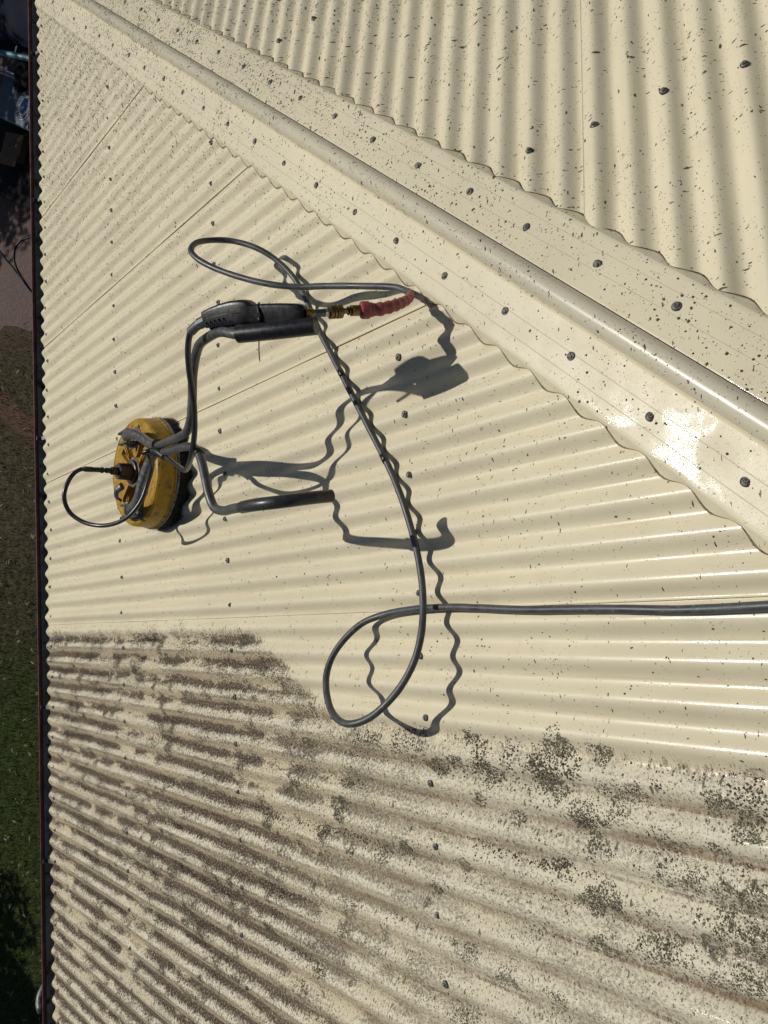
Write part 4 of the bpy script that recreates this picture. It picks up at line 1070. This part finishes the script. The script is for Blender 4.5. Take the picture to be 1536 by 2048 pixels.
# black rubber tub with a cardboard box on it
tubw = Matrix.Translation((-2.08, -4.25, 0.0)) @ Matrix.Rotation(-0.6, 4, 'Z')
pr_ = []
def superring(rx, ry, z, n=40, p=0.45):
    a = np.linspace(0, 2 * np.pi, n, endpoint=False)
    return np.stack([rx * np.sign(np.cos(a)) * np.abs(np.cos(a)) ** p, ry * np.sign(np.sin(a)) * np.abs(np.sin(a)) ** p, np.full(n, z)], 1)
tv = np.vstack([superring(*q) for q in ((0.42, 0.78, 0.0), (0.46, 0.82, 0.02), (0.48, 0.84, 0.16), (0.47, 0.83, 0.185), (0.44, 0.80, 0.19))])
tf = grid_faces(5, 40, True); tf.append(tuple(range(160, 200)))
o = link('rubber_mat_bag', mesh_from('t', tv, tf, M_DARKBAG)); o.matrix_world = tubw
tag(o, 'low black bag lying on the paving below the cardboard box', 'bag')
cbw = Matrix.Translation((-2.20, -4.24, 0.19)) @ Matrix.Rotation(-0.5, 4, 'Z')
cbx = empty('cardboard_box', cbw, 'open brown cardboard box lying on the black bag', 'box')
M_CARD = simple('brown_cardboard', (0.10, 0.062, 0.028), 0.85, var=0.3, sc=20, bump=0.0008)
mk('box_body', join([box((0, 0, 0.04), (0.30, 0.42, 0.08))]), M_CARD, cbx, False)
mk('flap', join([box((0.165, 0, 0.088), (0.12, 0.40, 0.004))]), M_CARD, cbx, False)
mk('print', join([box((-0.05, 0.04, 0.0815), (0.10, 0.008, 0.002)), box((-0.05, -0.01, 0.0815), (0.07, 0.008, 0.002)), box((-0.02, -0.06, 0.0815), (0.06, 0.02, 0.002), 0.6)]), simple('maroon_print', (0.09, 0.02, 0.018), 0.7, bump=0), cbx, False)
lump = []
for (lx, ly, lz, lr) in ((0, 0, 0.05, 0.13), (0.10, 0.12, 0.06, 0.11), (-0.06, 0.13, 0.07, 0.10), (0.05, -0.10, 0.03, 0.09)):
    a_ = np.linspace(-math.pi / 2, math.pi / 2, 9)
    lump.append(lathe([(lr * math.cos(t) * (1 + 0.08 * math.sin(5 * t)), lr * 0.7 * math.sin(t)) for t in a_], 16, (lx, ly, lz + 0.06)))
o = link('cloth_bag', mesh_from('b', *join(lump), M_DARKBAG)); o.matrix_world = Matrix.Translation((-2.60, -3.52, 0.44))
tag(o, 'black crumpled cloth bag lying over the corner of the teal tool box', 'bag')
# white spray lance tip and pale cord by the trailer
nzp = spline([(-2.575, -3.545, 0.56), (-2.583, -3.62, 0.54), (-2.572, -3.74, 0.51), (-2.566, -3.82, 0.49)], 0.02)
nz = link('spray_bottle', mesh_from('n', *sweep(nzp, np.linspace(0.040, 0.018, len(nzp)), 12), simple('white_plastic', (0.55, 0.58, 0.56), 0.35, bump=0)))
tag(nz, 'small pale tapered bottle leaning between the trailer and the tool box', 'bottle')
pc = spline([(-3.2, -4.5, 0.60), (-2.83, -3.90, 0.605), (-2.65, -3.64, 0.58), (-2.47, -3.37, 0.60), (-2.2, -2.9, 0.60)], 0.05)
pc2 = pc + np.array([0.012, -0.045, -0.03])
o = link('white_cord', mesh_from('w', *join([sweep(pc, 0.0065, 6), sweep(pc2, 0.0065, 6)]), simple('white_cord', (0.40, 0.38, 0.38), 0.6, bump=0)))
tag(o, 'doubled pale cord stretched beside the teal rail of the trailer', 'cord')

# ------------------------------------------------------------------ unseen trees past the left edge; the dense one is added to shade the corner
M_BARK = simple('grey_bark', (0.12, 0.095, 0.07), 0.9, var=0.4, sc=12, bump=0.01)
M_LEAF = simple('dark_green_leaf', (0.045, 0.075, 0.022), 0.6, var=0.4, sc=3, bump=0)
def tree(x, y, h, r, label, n=9000, seed=1):
    rs = random.Random(seed)
    e = empty('unseen_tree', Matrix.Translation((x, y, 0)), label, 'tree', 'trees shading the yard')
    parts = [sweep(spline([(0, 0, 0, ), (0.06, 0.03, h * 0.3), (-0.03, 0.05, h * 0.6), (0.02, 0, h * 0.85)], 0.2), np.linspace(0.16, 0.05, len(spline([(0, 0, 0), (0.06, 0.03, h * 0.3), (-0.03, 0.05, h * 0.6), (0.02, 0, h * 0.85)], 0.2))), 10)]
    cl = []
    for k in range(14):
        a = rs.uniform(0, 6.28); rr = r * rs.uniform(0.3, 0.9); zz = h * rs.uniform(0.55, 1.0)
        c = (rr * math.cos(a), rr * math.sin(a), zz); cl.append((c, r * rs.uniform(0.28, 0.5)))
        q = spline([(0, 0, h * 0.4), (c[0] * 0.5, c[1] * 0.5, (zz + h * 0.4) / 2 + 0.1), c], 0.2)
        parts.append(sweep(q, np.linspace(0.05, 0.012, len(q)), 6))
    mk('trunk', join(parts), M_BARK, e)
    V_, F = [], []
    for _ in range(n):
        c, cr = rs.choice(cl)
        d = Vector((rs.gauss(0, 1), rs.gauss(0, 1), rs.gauss(0, 0.8))).normalized() * cr * rs.random() ** 0.5
        p = Vector(c) + d; a = Vector((rs.gauss(0, 1), rs.gauss(0, 1), rs.gauss(0, 0.6))).normalized(); b_ = a.orthogonal().normalized()
        s = rs.uniform(0.04, 0.09); b = len(V_)
        for q in (a * s, b_ * s * 0.4, a * -s, b_ * -s * 0.4): V_.append(tuple(p + q))
        F.append((b, b + 1, b + 2, b + 3))
    mk('crown', (np.array(V_), F), M_LEAF, e, False)
tree(-5.1, -6.9, 5.0, 2.5, 'unseen dense tree added to shade the trailer corner of the yard', 34000, 2)
tree(6.5, -8.3, 4.6, 1.4, 'smaller tree throwing a shadow over the green lawn', 11000, 3)
